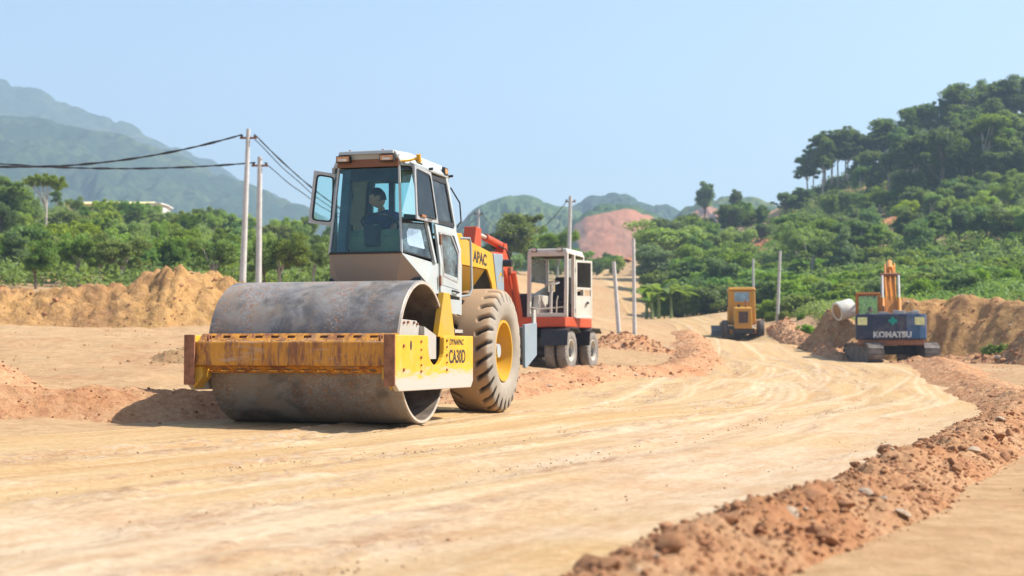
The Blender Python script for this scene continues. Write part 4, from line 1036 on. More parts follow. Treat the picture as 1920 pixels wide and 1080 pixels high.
# opened door
P = [(.72,.66,1.36),(.98,1.30,1.36),(.98,1.30,2.86),(.72,.66,2.86)]
dd = MB().ring(P, .06, .04).build('door', M['off_white'], ex, False, .008)
A, B_ = Vector((.72,.66,1.36)), Vector((.98,1.30,1.36)); up = Vector((0,0,1))
MB().slab([A.lerp(B_,.06)+up*.04, A.lerp(B_,.94)+up*.04, A.lerp(B_,.94)+up*.58, A.lerp(B_,.06)+up*.58], .03).build('door_panel', M['off_white'], dd)
MB().slab([A.lerp(B_,.06)+up*.74, A.lerp(B_,.94)+up*.74, A.lerp(B_,.94)+up*.80, A.lerp(B_,.06)+up*.80], .03).build('door_rail', M['off_white'], dd)
MB().slab([A.lerp(B_,.06)+up*.80, A.lerp(B_,.94)+up*.80, A.lerp(B_,.94)+up*1.44, A.lerp(B_,.06)+up*1.44], .006).build('door_window', M['glass'], dd)
p_ = A.lerp(B_, .7)+up*.40; MB().box(p_.x+.02,p_.x+.06,p_.y-.08,p_.y,p_.z-.03,p_.z+.03).build('door_handle', M['black'], dd)
for x_ in (x0+.15, x1-.15):
    lw = MB().box(x_-.07,x_+.07,y0-.06,y0+.0,cz1+.02,cz1+.13).build('work_lamp', M['black'], ex, False, .01); MB().box(x_-.055,x_+.055,y0-.066,y0-.0605,cz1+.035,cz1+.115).build('lens', M['lens'], lw)
for z_ in (1.55, 2.6): MB().cyl((.715,.64,z_-.05),(.715,.64,z_+.05),.022,None,8).build('hinge', M['black'], dd)
MB().tube([(x0+.05,y0-.01,cz0+.25),(x0+.3,y0-.03,cz0+.20),(x1-.05,y0-.06,cz0+.25)], .016, 6).build('front_rail', M['off_white'], ex, True)
# inside: seat, steering column, levers
b = MB(); b.box(-.02,.46,.75,1.2,1.72,1.84); b.box(0,.44,1.18,1.30,1.84,2.45); b.build('seat', M['black'], ex, False, .04); MB().box(.05,.40,.80,1.15,1.38,1.72).build('seat_base', M['chassis'], ex)
b = MB(); b.tube([(.18,.25,1.38),(.18,.28,1.9),(.18,.34,2.22)], .045, 10); ring = [Vector((.18+.19*math.cos(a), .36+.19*math.sin(a), 2.26+.05*math.sin(a))) for a in np.linspace(0, 6.283, 25)]; b.tube(ring, .016, 6); b.tube([ring[0], ring[12]], .012, 6); b.build('steering_wheel', M['grey_steel'], ex, True)
b = MB(); b.hexa([(-.26,.05,1.40),(-.10,.05,1.40),(-.10,.9,1.40),(-.26,.9,1.40)], [(-.24,.15,1.95),(-.08,.15,1.95),(-.08,.9,1.95),(-.24,.9,1.95)]); b.build('side_console', M['off_white'], ex, False, .02)
for q in ((-.08,.14),(.36,.18)): MB().tube([(q[0],q[1],1.42),(q[0]+.02,q[1]-.03,1.8),(q[0]+.05,q[1]-.02,1.92)], .018, 6).build('lever', M['off_white'], ex, True)
# undercarriage
b = MB(); b.box(-.95,.45,.05,2.7,.62,.86); b.cyl((-.25,1.3,.86),(-.25,1.3,1.13),.55,None,32); b.cyl((-1.15,.30,.485),(.70,.30,.485),.13,None,12); b.cyl((-1.15,2.35,.485),(.70,2.35,.485),.13,None,12); b.build('chassis', M['chassis'], ex, False, .02)
M['tyre_worn'] = plain('grey_worn_tyre', (.20,.175,.15), .9, 0, .35, 5)
T2 = tyre_mesh('excavator_tyre', .54, .28, .27, 34, .022, 200, 36, .5, .5); T2.materials.clear(); T2.materials.append(M['tyre_worn']); R2 = rim_mesh('rim', .275, .25, M['off_white'], .09, .07, 1); R2b = rim_mesh('rim', .275, .25, M['off_white'], .09, .07, -1)
for y in (.30, 2.35):
    for x, rm in ((.60, R2), (.28, R2), (-1.10, R2b), (-.78, R2b)): wheel(ex, (x, y, .535), T2, rm, random.random())
for x0_, x1_ in ((.10,.80),(-1.28,-.60)):
    for y in (.30, 2.35):
        MB().prism([(y-.66,.66),(y-.58,1.04),(y-.37,1.118),(y+.37,1.118),(y+.60,1.0),(y+.58,.98),(y+.35,1.09),(y-.35,1.09),(y-.54,1.01),(y-.62,.66)], x0_, x1_, 'x').build('mudguard', M['black'], ex)
# boom: foot beside the cab, elbow above, nose reaching towards the roller hood
bx = -.80
def beamseg(path, nm, m, parent, half=.19):
    """box beam with tapering depth through (y, z, depth)"""
    b = MB(); n = len(path); vs = []
    for i, (y, z, dp) in enumerate(path):
        y0, z0 = path[max(i-1,0)][:2]; y1_, z1_ = path[min(i+1,n-1)][:2]; d = Vector((y1_-y0, z1_-z0)).normalized(); nn = Vector((-d.y, d.x))*dp/2
        for sx, sg in ((-1,-1),(1,-1),(1,1),(-1,1)): vs.append((bx+sx*half, y+sg*nn.x, z+sg*nn.y))
    fs = [(0,1,2,3), tuple(4*(n-1)+k for k in (3,2,1,0))]
    for i in range(n-1):
        for k in range(4): fs.append((4*i+k, 4*i+(k+1)%4, 4*i+4+(k+1)%4, 4*i+4+k))
    b.add(vs, fs); return b.build(nm, m, parent, False, .015)
bm_ = beamseg([(.35,1.35,.36),(-.05,1.85,.44),(-.42,2.38,.50),(-.90,2.74,.46),(-1.7,2.78,.34),(-2.9,2.72,.28)], 'boom', M['red'], ex, .16)
MB().cyl((bx-.24,-.62,2.55),(bx+.24,-.62,2.55),.11,None,16).build('pin', M['rust'], bm_); MB().cyl((bx-.25,-2.85,2.72),(bx+.25,-2.85,2.72),.09,None,16).build('pin', M['rust'], bm_)
MB().prism([(-.55,2.78),(-.95,2.92),(-.85,3.22),(-.65,3.22)], bx-.12, bx+.12, 'x').build('cylinder_bracket', M['red'], ex, False, .01)
b = MB(); b.cyl((bx,-.75,3.16),(bx,-1.95,3.29),.095,None,14); b.build('boom_cylinder', M['red'], ex, True); MB().cyl((bx,-1.95,3.29),(bx,-2.75,3.36),.05,None,12).build('cylinder_rod', M['steel_edge'], ex, True)
b = MB(); b.prism([(-2.62,3.44),(-2.95,3.48),(-3.1,3.05),(-3.02,2.0),(-2.90,1.3),(-2.78,1.3),(-2.72,2.0),(-2.66,2.85)], bx-.16, bx+.16, 'x'); b.build('arm', M['red'], ex, False, .02)
b = MB(); b.prism([(-2.65,1.35),(-3.1,1.35),(-3.5,.95),(-3.45,.45),(-3.05,.12),(-2.55,.30),(-2.75,.55),(-3.0,.65),(-3.05,.95)], bx-.4, bx+.4, 'x'); b.build('bucket', M['rust'], ex, False, .02)
b = MB()
for k in (-1, 1): b.tube([(bx+k*.12,-.2,2.40),(bx+k*.13,-.5,2.85),(bx+k*.12,-.75,3.08),(bx+k*.10,-1.2,3.12)], .02, 6)
b.build('hydraulic_hose', M['rubber'], ex, True)
for k in (-1, 1): MB().cyl((bx+k*.27,.0,1.25),(bx+k*.27,-.62,2.5),.075,None,12).build('lift_cylinder', M['red'], ex, True)
b = MB(); b.box(bx-.75,bx-.45,.2,1.4,1.38,2.0); b.build('tool_box', M['red'], ex, False, .03)

# ------------------------------------------------------------------ yellow motor grader, seen from behind
M['grader'] = paint('faded_grader_paint', (.58,.28,.014), (.40,.24,.12), .5, .5, (.22,.11,.06), .06, 2)
GX, GY = ptx(1393, 80), 80.0
gr = tag(empty('motor_grader', (GX, GY, gz1(GX, GY)), R(-7)), 'yellow motor grader standing on the far bend of the dirt road', 'motor grader')
b = MB(); b.hexa([(-.80,1.5,.95),(.80,1.5,.95),(.80,3.1,.95),(-.80,3.1,.95)], [(-.76,1.5,2.92),(.76,1.5,2.92),(.76,3.1,2.92),(-.76,3.1,2.92)])
cab = b.build('cab', M['grader'], gr, False, .06)
b = MB(); b.hexa([(-.82,1.42,2.92),(.82,1.42,2.92),(.82,3.2,2.92),(-.82,3.2,2.92)], [(-.74,1.5,3.10),(.74,1.5,3.10),(.74,3.1,3.10),(-.74,3.1,3.10)]); b.build('cab_roof', M['grader'], gr, False, .06)
wn_ = MB().ring([(-.46,1.475,2.22),(.46,1.475,2.22),(.46,1.475,2.86),(-.46,1.475,2.86)], .05, .05).build('rear_window', M['grader'], gr)
M['win_dark'] = glass('reflecting_window', (.25,.38,.45), 2.2, .25)
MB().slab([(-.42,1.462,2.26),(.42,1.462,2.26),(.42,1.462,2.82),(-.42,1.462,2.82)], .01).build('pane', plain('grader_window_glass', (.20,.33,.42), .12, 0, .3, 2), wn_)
for x in (-.775, .775):
    s_ = MB().box(min(x,x*1.03), max(x,x*1.03), 1.75, 2.85, 1.95, 2.8).build('side_window', plain('side_window_glass', (.10,.15,.18), .12, 0, .3, 2), gr)
b = MB(); b.hexa([(-.50,-.6,.70),(.50,-.6,.70),(.50,1.5,.70),(-.50,1.5,.70)], [(-.46,-.6,1.86),(.46,-.6,1.86),(.50,1.5,1.98),(-.50,1.5,1.98)]); hood = b.build('engine_hood', M['grader'], gr, False, .05)
gl_ = MB().ring([(-.33,-.62,.95),(.33,-.62,.95),(.33,-.62,1.72),(-.33,-.62,1.72)], .06, .05).build('grille', M['grader'], gr)
MB().box(-.28,.28,-.615,-.605,1.0,1.67).build('grille_core', M['black'], gl_)
for k in range(8): MB().box(-.27+k*.072,-.25+k*.072,-.635,-.617,1.0,1.67).build('grille_bar', M['rust'], gl_)
b = MB(); b.cyl((.18,.4,1.86),(.18,.4,2.35),.05,None,10); b.build('exhaust', M['rust'], gr); b = MB(); b.cyl((-.2,.6,1.9),(-.2,.6,2.1),.07,None,10); b.build('air_cleaner', M['black'], gr)
b = MB(); b.box(-.62,.62,-.55,-.35,.45,.72); b.box(-.40,.40,-.35,5.6,.62,.90); b.cyl((-.95,.7,.55),(.95,.7,.55),.14,None,12); b.build('frame', M['chassis'], gr)
for x in (-.62,.62): MB().box(x-.14,x+.14,-.1,1.6,.42,.68).build('tandem_case', M['grader'], gr, False, .03)
for x in (-.42,.30): MB().cyl((x,-.62,.82),(x,-.65,.82),.06,None,10).build('tail_lamp', M['amber'], gr)
T3 = tyre_mesh('grader_tyre', .60, .32, .34, 24, .04, 168, 30); T3.materials.clear(); T3.materials.append(plain('dark_tyre_rubber', (.075,.06,.05), .9, 0, .5, 4)); R3 = rim_mesh('rim', .305, .30, M['grader'], .1, .08, 1); R3b = rim_mesh('rim', .305, .30, M['grader'], .1, .08, -1)
for y in (.05, 1.35):
    for x, rm in ((1.0, R3), (-1.0, R3b)): wheel(gr, (x, y, .595), T3, rm)
for x, rm in ((1.0, R3), (-1.0, R3b)): wheel(gr, (x, 5.9, .595), T3, rm)
b = MB(); b.box(-.10,.10,3.1,5.95,1.35,1.65); b.box(-.9,.9,5.8,6.0,.5,.7); b.box(-.12,.12,5.75,6.0,.6,1.5); b.build('front_frame', M['grader'], gr, False, .02)
b = MB(); b.add([(-1.75,2.6,.35),(1.35,4.3,.35),(1.35,4.3,.92),(-1.75,2.6,.92),(-1.72,2.52,.64),(1.38,4.22,.64)], [(0,1,5,4),(4,5,2,3)]); bl = b.build('blade', M['grey_blue'], gr); q = bl.modifiers.new('thick', 'SOLIDIFY'); q.thickness = .05
for x in (-.9,.9): MB().tube([(x*.88,1.6,2.0),(x*1.08,1.55,2.05),(x*1.1,1.55,2.25)], .02, 6).build('mirror_arm', M['black'], gr)

# ------------------------------------------------------------------ dark blue and orange tracked excavator, seen from behind
M['navy_paint'] = paint('navy_counterweight_paint', (.012,.022,.06), (.30,.22,.15), .35, .45, (.22,.16,.12), .02, 1.6)
M['navy_light'] = paint('faded_blue_paint', (.03,.085,.19), (.36,.30,.24), .4, .45, None, 0, 1.6)
M['orange'] = paint('orange_boom_paint', (.66,.235,.015), (.40,.22,.1), .45, .45, (.28,.12,.06), .02, 2)
M['orange_dark'] = paint('dull_orange_cab_paint', (.42,.13,.012), (.30,.17,.08), .45, .5, None, 0, 2)
M['green'] = plain('green_mark', (.0,.28,.22), .6, 0, .1)
M['white_mark'] = paint('worn_white_mark', (.60,.60,.58), (.05,.06,.10), .95, .6, None, 0, 4)
M['reflect'] = plain('pale_reflector', (.66,.66,.30), .4, 0, .2)
M['track'] = plain('muddy_track_steel', (.13,.105,.09), .7, .2, .6, 3)
KX, KY = ptx(1670, 55), 55.0; kz = .20
ke = tag(empty('tracked_excavator', (KX, KY, kz), R(-14)), 'navy and orange tracked excavator with KOMATSU on its counterweight', 'excavator')
UY = 1.45
P = [(-1.34,.35),(-1.30,.14),(-1.10,.02),(-.6,-.04),(.6,-.04),(1.10,.02),(1.30,.14),(1.34,.35),(1.34,1.4),(-1.34,1.4)]
b = MB(); b.prism(P, .93, 1.93, 'z'); cw = b.build('counterweight', M['navy_paint'], ke, False, .06)
MB().prism([(.60,-.045),(1.10,.014),(1.302,.136),(1.345,.35),(1.345,.9),(1.34,.9),(1.33,.35),(1.29,.15),(1.10,.03),(.60,-.02)], .98, 1.90, 'z').build('side_panel', M['navy_light'], cw)
lettering('KOMATSU', .30, M['white_mark'], cw, (-.66, -.047, 1.03), (1, 0, 0), (0, 0, 1), .016, .003, sx=1.02)
b = MB()
for dx_, dz_ in ((0,.09),(0,-.09),(.10,0),(-.10,0),(0,0)): b.cyl((.08+dx_,-.044-.001*abs(dx_),1.66+dz_),(.08+dx_,-.052-.001*abs(dx_),1.66+dz_),.065,None,14)
b.build('green_cross', M['green'], cw)
for x in (-1.06, 1.08): MB().box(x-.18,x+.18,-.03 if abs(x)<1 else -.012,.04,1.50,1.80).build('reflector', M['reflect'], cw)
b = MB(); b.box(-1.25,1.25,.1,3.0,.72,.95); b.build('turntable_deck', M['rust'], ke, False, .03)
b = MB(); b.box(-.45,1.28,1.4,2.9,.95,1.90); b.build('engine_housing', M['navy_paint'], ke, False, .05)
b = MB(); rr_ = random.Random(4)
for k in range(16):
    x = rr_.uniform(-.6,1.1); y = rr_.uniform(.2,1.2); b.box(x-.12,x+.12,y-.1,y+.1,1.93,1.93+rr_.uniform(.04,.16))
b.build('engine_cover_fittings', M['grey_steel'], ke, False, .01)
MB().cyl((-.25,.8,1.93),(-.25,.8,2.25),.05,None,10).build('exhaust', M['rust'], ke)
# cab
cx0, cx1, cy0, cy1, c0, c1 = -1.32, -.36, 1.5, 3.0, 1.0, 2.72
for x in (cx0+.05, cx1-.05):
    for y in (cy0+.05, cy1-.05): MB().box(x-.06,x+.06,y-.06,y+.06,c0,c1).build('cab_post', M['orange_dark'], ke, False, .01)
MB().box(cx0,cx1,cy0,cy1,c1,c1+.10).build('cab_roof', M['orange_dark'], ke, False, .04)
MB().box(cx0+.01,cx1-.01,cy0+.01,cy0+.08,c0,1.95).build('cab_back', M['orange_dark'], ke, False, .01)
MB().box(cx0-.01,cx0+.04,cy0+.1,cy1-.1,c0,1.85).build('cab_door', M['black'], ke, False, .01)
MB().box(cx0+.1,cx1-.1,cy0+.03,cy0+.04,1.95,c1-.02).build('rear_window', M['glass_clear'], ke)
MB().box(cx0+.1,cx1-.1,cy1-.04,cy1-.03,1.5,c1-.02).build('windscreen', M['glass_clear'], ke)
MB().box(cx0+.2,cx1-.2,cy0+.3,cy0+.75,1.0,1.55).build('seat', M['black'], ke, False, .03)
# boom rising away from the camera, then the arm
def kbeam(path, nm, m, half, x=.05):
    global bx
    o = bx; bx = x; r = beamseg(path, nm, m, ke, half); bx = o; return r
kb = kbeam([(2.1,1.55,.5),(2.7,2.5,.66),(3.5,3.35,.7),(4.4,3.78,.55),(5.8,3.70,.42),(6.9,3.3,.34)], 'boom', M['orange'], .22)
for x in (-.14,.05,.24): MB().tube([(x,2.05,1.75),(x,2.45,2.75),(x,3.25,3.72),(x,4.2,4.12)], .025, 6).build('boom_pipe', M['orange'], kb, True)
for x in (-.27,.37):
    MB().cyl((x,1.65,1.5),(x,2.35,2.6),.09,None,12).build('lift_cylinder', M['orange'], ke, True); MB().cyl((x,2.35,2.6),(x,3.1,3.55),.055,None,12).build('cylinder_rod', M['grey_steel'], ke, True)
MB().cyl((-.34,3.15,3.6),(.44,3.15,3.6),.07,None,14).build('boom_pin', M['rust'], ke)
MB().cyl((.05,3.5,3.85),(.05,5.0,4.22),.11,None,12).build('arm_cylinder', M['orange'], ke, True); MB().cyl((.05,5.0,4.22),(.05,6.9,4.15),.06,None,12).build('arm_rod', M['grey_steel'], ke, True)
kbeam([(7.2,4.1,.3),(6.95,3.5,.5),(7.0,2.4,.42),(7.1,1.2,.3)], 'arm', M['orange'], .17)
b = MB(); b.prism([(6.8,1.3),(7.3,1.3),(7.75,.95),(7.65,.35),(7.2,.02),(6.75,.2),(6.95,.5),(7.15,.7)], -.45,.55,'x'); b.build('bucket', M['rust'], ke, False, .02)
# tracks on a frame turned to the right
und = R(17); uc = Vector((0, UY, 0))
def uw(p): q = Matrix.Rotation(und, 3, 'Z') @ Vector(p); return q + uc
def track(x0, x1):
    L, rr = 1.35, .37; prof = []
    for i in range(13): a = R(90 + 180*i/12); prof.append((-L + rr*math.cos(a), rr + .02 + rr*math.sin(a)))
    for i in range(13): a = R(-90 + 180*i/12); prof.append((L + rr*math.cos(a), rr + .02 + rr*math.sin(a)))
    b = MB(); b.hexa([uw((x0+.07, y, z)) for y, z in prof], [uw((x1-.07, y, z)) for y, z in prof]); t = b.build('track', M['track'], ke)
    # shoes round the loop
    pts_ = prof + [prof[0]]; d = [0]
    for i in range(len(prof)): d.append(d[-1] + math.dist(pts_[i], pts_[i+1]))
    n = 38
    for k in range(n):
        s0 = d[-1]*(k+.06)/n; s1 = d[-1]*(k+.90)/n
        def at(s):
            y = float(np.interp(s, d, [p[0] for p in pts_])); z = float(np.interp(s, d, [p[1] for p in pts_])); return Vector((y, z))
        a_, c_ = at(s0), at(s1); t_ = (c_-a_).normalized(); nn = Vector((t_.y, -t_.x)); nn = nn if nn.dot(a_-Vector((0, rr+.02))) > 0 else -nn
        q = [a_+nn*.0, c_+nn*.0, c_+nn*.035, a_+nn*.06]
        b2 = MB(); b2.hexa([uw((x0, p.x, p.y)) for p in q], [uw((x1, p.x, p.y)) for p in q]); b2.build('track_shoe', M['track'], t)
    return t
track(-1.40, -.80); track(.80, 1.40)
b = MB(); b.hexa([uw(p) for p in ((-.85,-.7,.35),(.85,-.7,.35),(.85,.7,.35),(-.85,.7,.35))], [uw(p) for p in ((-.6,-.6,.70),(.6,-.6,.70),(.6,.6,.70),(-.6,.6,.70))]); b.build('track_frame', M['chassis'], ke)
op = copy_tree(drv); op['label'] = 'dark clothed operator seated in the orange excavator cab'
op.location = local_to_world(ke, (-.84, 2.0, 1.55)); op.rotation_euler = (0, 0, R(150))

# ------------------------------------------------------------------ pale concrete pipe on the slope
M['concrete'] = plain('pale_concrete', (.56,.54,.48), .85, 0, .2, 3, .3)
b = MB(); b.lathe([(-.42,.45),(-.38,.47),(.38,.47),(.42,.45),(.42,.36),(-.42,.36)], (0,0,0), 36); pp = b.build('concrete_pipe', M['concrete'], None, True)
MB().cyl((-.40,0,0),(.40,0,0),.365,None,32).build('earth_plug', M['brown_soil'], pp)
pp.location = (ptx(1583, 61.6), 61.6, ptz(581, 61.6)); pp.rotation_euler = (0, R(-14), R(18)); pp.scale = (.88,) * 3; tag(pp, 'short pale concrete pipe resting on the brown slope', 'pipe')

# ------------------------------------------------------------------ poles and wires
M['pole'] = plain('weathered_concrete_pole', (.50,.48,.45), .85, 0, .15, 4)
M['wire'] = plain('black_cable', (.02,.02,.022), .6)
def pole(px0, py1, px1, Y, base, label, cat='utility pole', r0=.13, r1=.085, bracket=False, nm='utility_pole'):
    """px0 at its foot, px1 at its top"""
    x0 = ptx(px0, Y); zb = gz1(x0, Y) - .3 if base is None else base; x1 = ptx(px1, Y); zt = ptz(py1, Y)
    o = tag(empty(nm, (x0, Y, zb)), label, cat)
    MB().tube([(0,0,0), ((x1-x0)*.5,0,(zt-zb)*.5), (x1-x0,0,zt-zb)], [r0, (r0+r1)/2, r1], 12).build('shaft', M['pole'], o, True)
    if bracket:
        t = Vector((x1-x0, 0, zt-zb))
        MB().box(t.x-.36,t.x+.36,-.05,.05,t.z-.42,t.z-.34).build('bracket', M['rust'], o)
        for k in (-1, 1): MB().lathe([(0,.0),(0,.05),(.05,.065),(.10,.04),(.12,.0)], (t.x+k*.28,0,t.z-.34), 12, 'z', False).build('insulator', M['black'], o, True)
    return Vector((x1, Y, zt))
t1 = pole(453, 240, 463, 60, None, 'tall concrete power pole carrying two cables, beside a shorter pole', bracket=True, r0=.15)
t2 = pole(484, 293, 485, 62, None, 'shorter concrete power pole next to the tall one', bracket=True, r0=.14, r1=.10)
t3 = pole(897, 392, 897, 112, None, 'power pole seen above the yellow roller hood', bracket=True)
t4 = pole(1064, 367, 1070, 96, None, 'tall power pole rising behind the white excavator cab', bracket=True, r0=.16, r1=.12)
pole(1163, 490, 1151, 52, None, 'leaning thin concrete post standing in the red soil mound', 'post', .085, .07, nm='concrete_post')
pole(1190, 447, 1188, 58, None, 'upright thin concrete post beside the leaning one', 'post', .085, .07, nm='concrete_post')
pole(1413, 485, 1413, 100, None, 'thin concrete post rising behind the motor grader', 'post', .09, .08, nm='concrete_post')
pole(1457, 470, 1464, 84, None, 'slightly tilted concrete post on the grass beside the grader', 'post', .10, .075, nm='concrete_post')
pole(1884, 498, 1884, 95, None, 'thin post among the shrubs above the tall ochre mound', 'post', .05, .04, nm='concrete_post')
def wire(p0, p1, sag, label, r=.022, strands=2, seed=0):
    p0 = Vector(p0); p1 = Vector(p1); n = 60; b = MB()
    for k in range(strands):
        P = []
        for i in range(n+1):
            t = i/n; p = p0.lerp(p1, t); p.z -= sag*4*t*(1-t); a = t*p0.to_2d().to_3d().lerp(p1, .5).length*.0 + t*70 + k*math.pi
            P.append(p + Vector((0, .02*math.cos(a), .022*math.sin(a*1.0) + .015*k)))
        b.tube(P, r, 5)
    return tag(b.build('power_cable', M['wire'], None, True), label, 'cable')
L1 = (ptx(-420, 58), 58, ptz(245, 58)); L2 = (ptx(-420, 58), 58.6, ptz(248, 58.6))
wire(t1 + Vector((-.28,0,-.25)), L1, 1.42, 'twisted cable sagging from the tall pole over the left wood', .03)
wire(t2 + Vector((-.2,0,-.25)), L2, .75, 'twisted cable from the shorter pole over the left wood', .026)
wire(t1 + Vector((.28,0,-.25)), t3 + Vector((-.28,0,-.2)), 3.0, 'upper cable running from the tall pole behind the roller cab', .025)
wire(t1 + Vector((.28,0,-.45)), t3 + Vector((.28,0,-.2)), 3.3, 'middle cable running from the tall pole behind the roller cab', .022, 1)
wire(t2 + Vector((.2,0,-.25)), t3 + Vector((0,0,-.6)), 2.6, 'lower cable running from the shorter pole behind the roller cab', .022, 1)
wire(t3 + Vector((.2,0,-.25)), t4 + Vector((-.2,0,-.25)), 2.2, 'cable between the two poles beyond the excavator', .025, 1)

# ================================================================== vegetation, far hills, air
M['leaf_a'] = leafm('mid_green_leaves', (0.089,0.182,0.024), (0.162,0.277,0.041), (0.068,0.142,0.030))
M['leaf_b'] = leafm('yellow_green_leaves', (0.156,0.260,0.029), (0.260,0.345,0.047), (0.124,0.227,0.029))
M['leaf_c'] = leafm('dark_green_leaves', (0.041,0.090,0.029), (0.081,0.152,0.043), (0.049,0.109,0.041))
M['leaf_d'] = leafm('grey_green_leaves', (0.105,0.175,0.070), (0.175,0.245,0.095), (0.077,0.140,0.056))
M['bark'] = plain('pale_bark', (.42,.37,.31), .9, 0, .3, 5, .4)
M['bark_d'] = plain('brown_bark', (.14,.10,.07), .9, 0, .3, 5, .4)

def leaves(cent, nleaf, spread, size, seed, up=.35, asp=.55):
    """bent leaf sprays (two quads folded along a midrib) scattered round clump centres"""
    rs = np.random.RandomState(seed); cent = np.asarray(cent); k = len(cent)
    idx = np.repeat(np.arange(k), nleaf); n = len(idx)
    sp = np.asarray(spread)[idx] if np.ndim(spread) else np.full(n, spread)
    d = rs.normal(0, 1, (n, 3)); d /= np.linalg.norm(d, axis=1)[:, None]
    rad = rs.rand(n) ** .45
    P = cent[idx] + d * (rad * sp)[:, None] * np.array([1, 1, .75])
    nrm = d * .7 + rs.normal(0, .55, (n, 3)) + np.array([0, 0, up]); nrm /= np.linalg.norm(nrm, axis=1)[:, None]
    t = np.cross(nrm, rs.normal(0, 1, (n, 3))); t /= np.linalg.norm(t, axis=1)[:, None]; b = np.cross(nrm, t)
    s = size * rs.uniform(.55, 1.3, n)[:, None]
    a0 = P - t * s; a1 = P + t * s * 1.1; w = b * s * asp; dz = -nrm * s * .22
    V = np.stack([a0, P + w + dz, a1, P - w + dz], 1).reshape(-1, 3)
    i = np.arange(n)[:, None] * 4
    F = np.concatenate([i + np.array([[0, 1, 2, 3]])], 0)
    return V, F
def clumps(blobs, n, seed, shell=.55):
    rs = np.random.RandomState(seed); B = np.array(blobs); vol = B[:, 3] * B[:, 4] * B[:, 5]; pick = rs.choice(len(B), n, p=vol / vol.sum())
    d = rs.normal(0, 1, (n, 3)); d /= np.linalg.norm(d, axis=1)[:, None]; r = shell + (1 - shell) * rs.rand(n)
    return B[pick, :3] + d * r[:, None] * B[pick, 3:6]
def limb_mesh(name, limbs, m):
    b = MB()
    for pts_, r0, r1 in limbs: b.tube(pts_, list(np.linspace(r0, r1, len(pts_))), 7)
    o = b.build(name, m, None, True); me = o.data; bpy.data.objects.remove(o); return me
class Kind: pass
def tree_kind(key, leaf, bark, blobs, ncl, nleaf, spread, size, h_trunk, seed, tr=.03, limbs=5, up=.35):
    """unit-height tree: crown blobs and a trunk with limbs reaching into them"""
    k = Kind(); rr = random.Random(seed)
    c = clumps(blobs, ncl, seed)
    V, F = leaves(c, nleaf, np.random.RandomState(seed).uniform(spread * .6, spread * 1.25, ncl), size, seed + 1, up)
    k.crown = mesh_np('crown', V, F); k.crown.materials.append(M[leaf])
    L = []; top = (rr.uniform(-.03, .03), rr.uniform(-.03, .03), h_trunk)
    L.append(([(0, 0, -.06), (top[0] * .4, top[1] * .4, h_trunk * .5), top, (top[0] * 1.5, top[1] * 1.5, h_trunk + (1 - h_trunk) * .55)], tr, tr * .25))
    for i in range(limbs):
        q = c[rr.randrange(len(c))]; z0 = h_trunk * rr.uniform(.6, 1.05)
        L.append(([(top[0] * z0 / h_trunk, top[1] * z0 / h_trunk, z0), (q[0] * .5, q[1] * .5, z0 + (q[2] - z0) * .6), tuple(q)], tr * .5, tr * .12))
    k.trunk = limb_mesh('trunk', L, M[bark]); k.used = 0
    return k
def rb(n, seed, cx, cz, rx, rz, br):
    rr = random.Random(seed); out = []
    for i in range(n):
        a = rr.uniform(0, 6.28); q = rr.uniform(.2, 1) ; out.append((math.cos(a) * rx * q, math.sin(a) * rx * q, cz + rr.uniform(-1, 1) * rz, br * rr.uniform(.7, 1.25), br * rr.uniform(.7, 1.25), br * rr.uniform(.6, 1.0)))
    return out
KINDS = {
 'round_a': tree_kind('round', 'leaf_a', 'bark_d', rb(9, 1, 0, .62, .26, .20, .17), 66, 150, .095, .0185, .35, 1),
 'round_b': tree_kind('round', 'leaf_b', 'bark', rb(10, 2, 0, .60, .30, .20, .16), 66, 150, .10, .0185, .35, 2),
 'round_c': tree_kind('round', 'leaf_c', 'bark_d', rb(9, 3, 0, .62, .26, .22, .17), 66, 150, .095, .0185, .30, 3),
 'round_d': tree_kind('round', 'leaf_d', 'bark', rb(8, 4, 0, .58, .26, .22, .18), 66, 150, .10, .0185, .30, 4),
 'tall_a': tree_kind('tall', 'leaf_c', 'bark', rb(8, 5, 0, .74, .15, .17, .11), 80, 110, .065, .0145, .62, 5, .016, 7),
 'tall_b': tree_kind('tall', 'leaf_a', 'bark', rb(8, 6, 0, .70, .16, .20, .11), 85, 110, .068, .0145, .55, 6, .016, 7),
 'tall_c': tree_kind('tall', 'leaf_c', 'bark', rb(9, 7, 0, .70, .20, .20, .11), 90, 110, .065, .0145, .60, 7, .016, 8),
 'cone': tree_kind('cone', 'leaf_d', 'bark', [(0,0,.30,.20,.20,.16),(0,0,.48,.16,.16,.16),(.02,0,.66,.11,.11,.15),(0,0,.84,.06,.06,.13)], 85, 110, .07, .016, .4, 8, .018, 3),
 'umbrella': tree_kind('umbrella', 'leaf_b', 'bark', [(0,0,.90,.26,.26,.06),(.12,0,.82,.18,.16,.05),(-.14,.05,.86,.16,.16,.05)], 60, 110, .06, .0145, .75, 9, .018, 7),
 'lollipop': tree_kind('lollipop', 'leaf_c', 'bark_d', [(0,0,.76,.16,.16,.20),(0,0,.66,.12,.12,.12)], 60, 110, .07, .017, .5, 10, .02, 4),
 'bush_a': tree_kind('bush', 'leaf_a', 'bark_d', rb(7, 11, 0, .48, .38, .16, .30), 70, 120, .16, .034, .2, 11, .03, 5),
 'bush_b': tree_kind('bush', 'leaf_b', 'bark_d', rb(7, 12, 0, .48, .38, .16, .30), 70, 120, .16, .034, .2, 12, .03, 5),
}
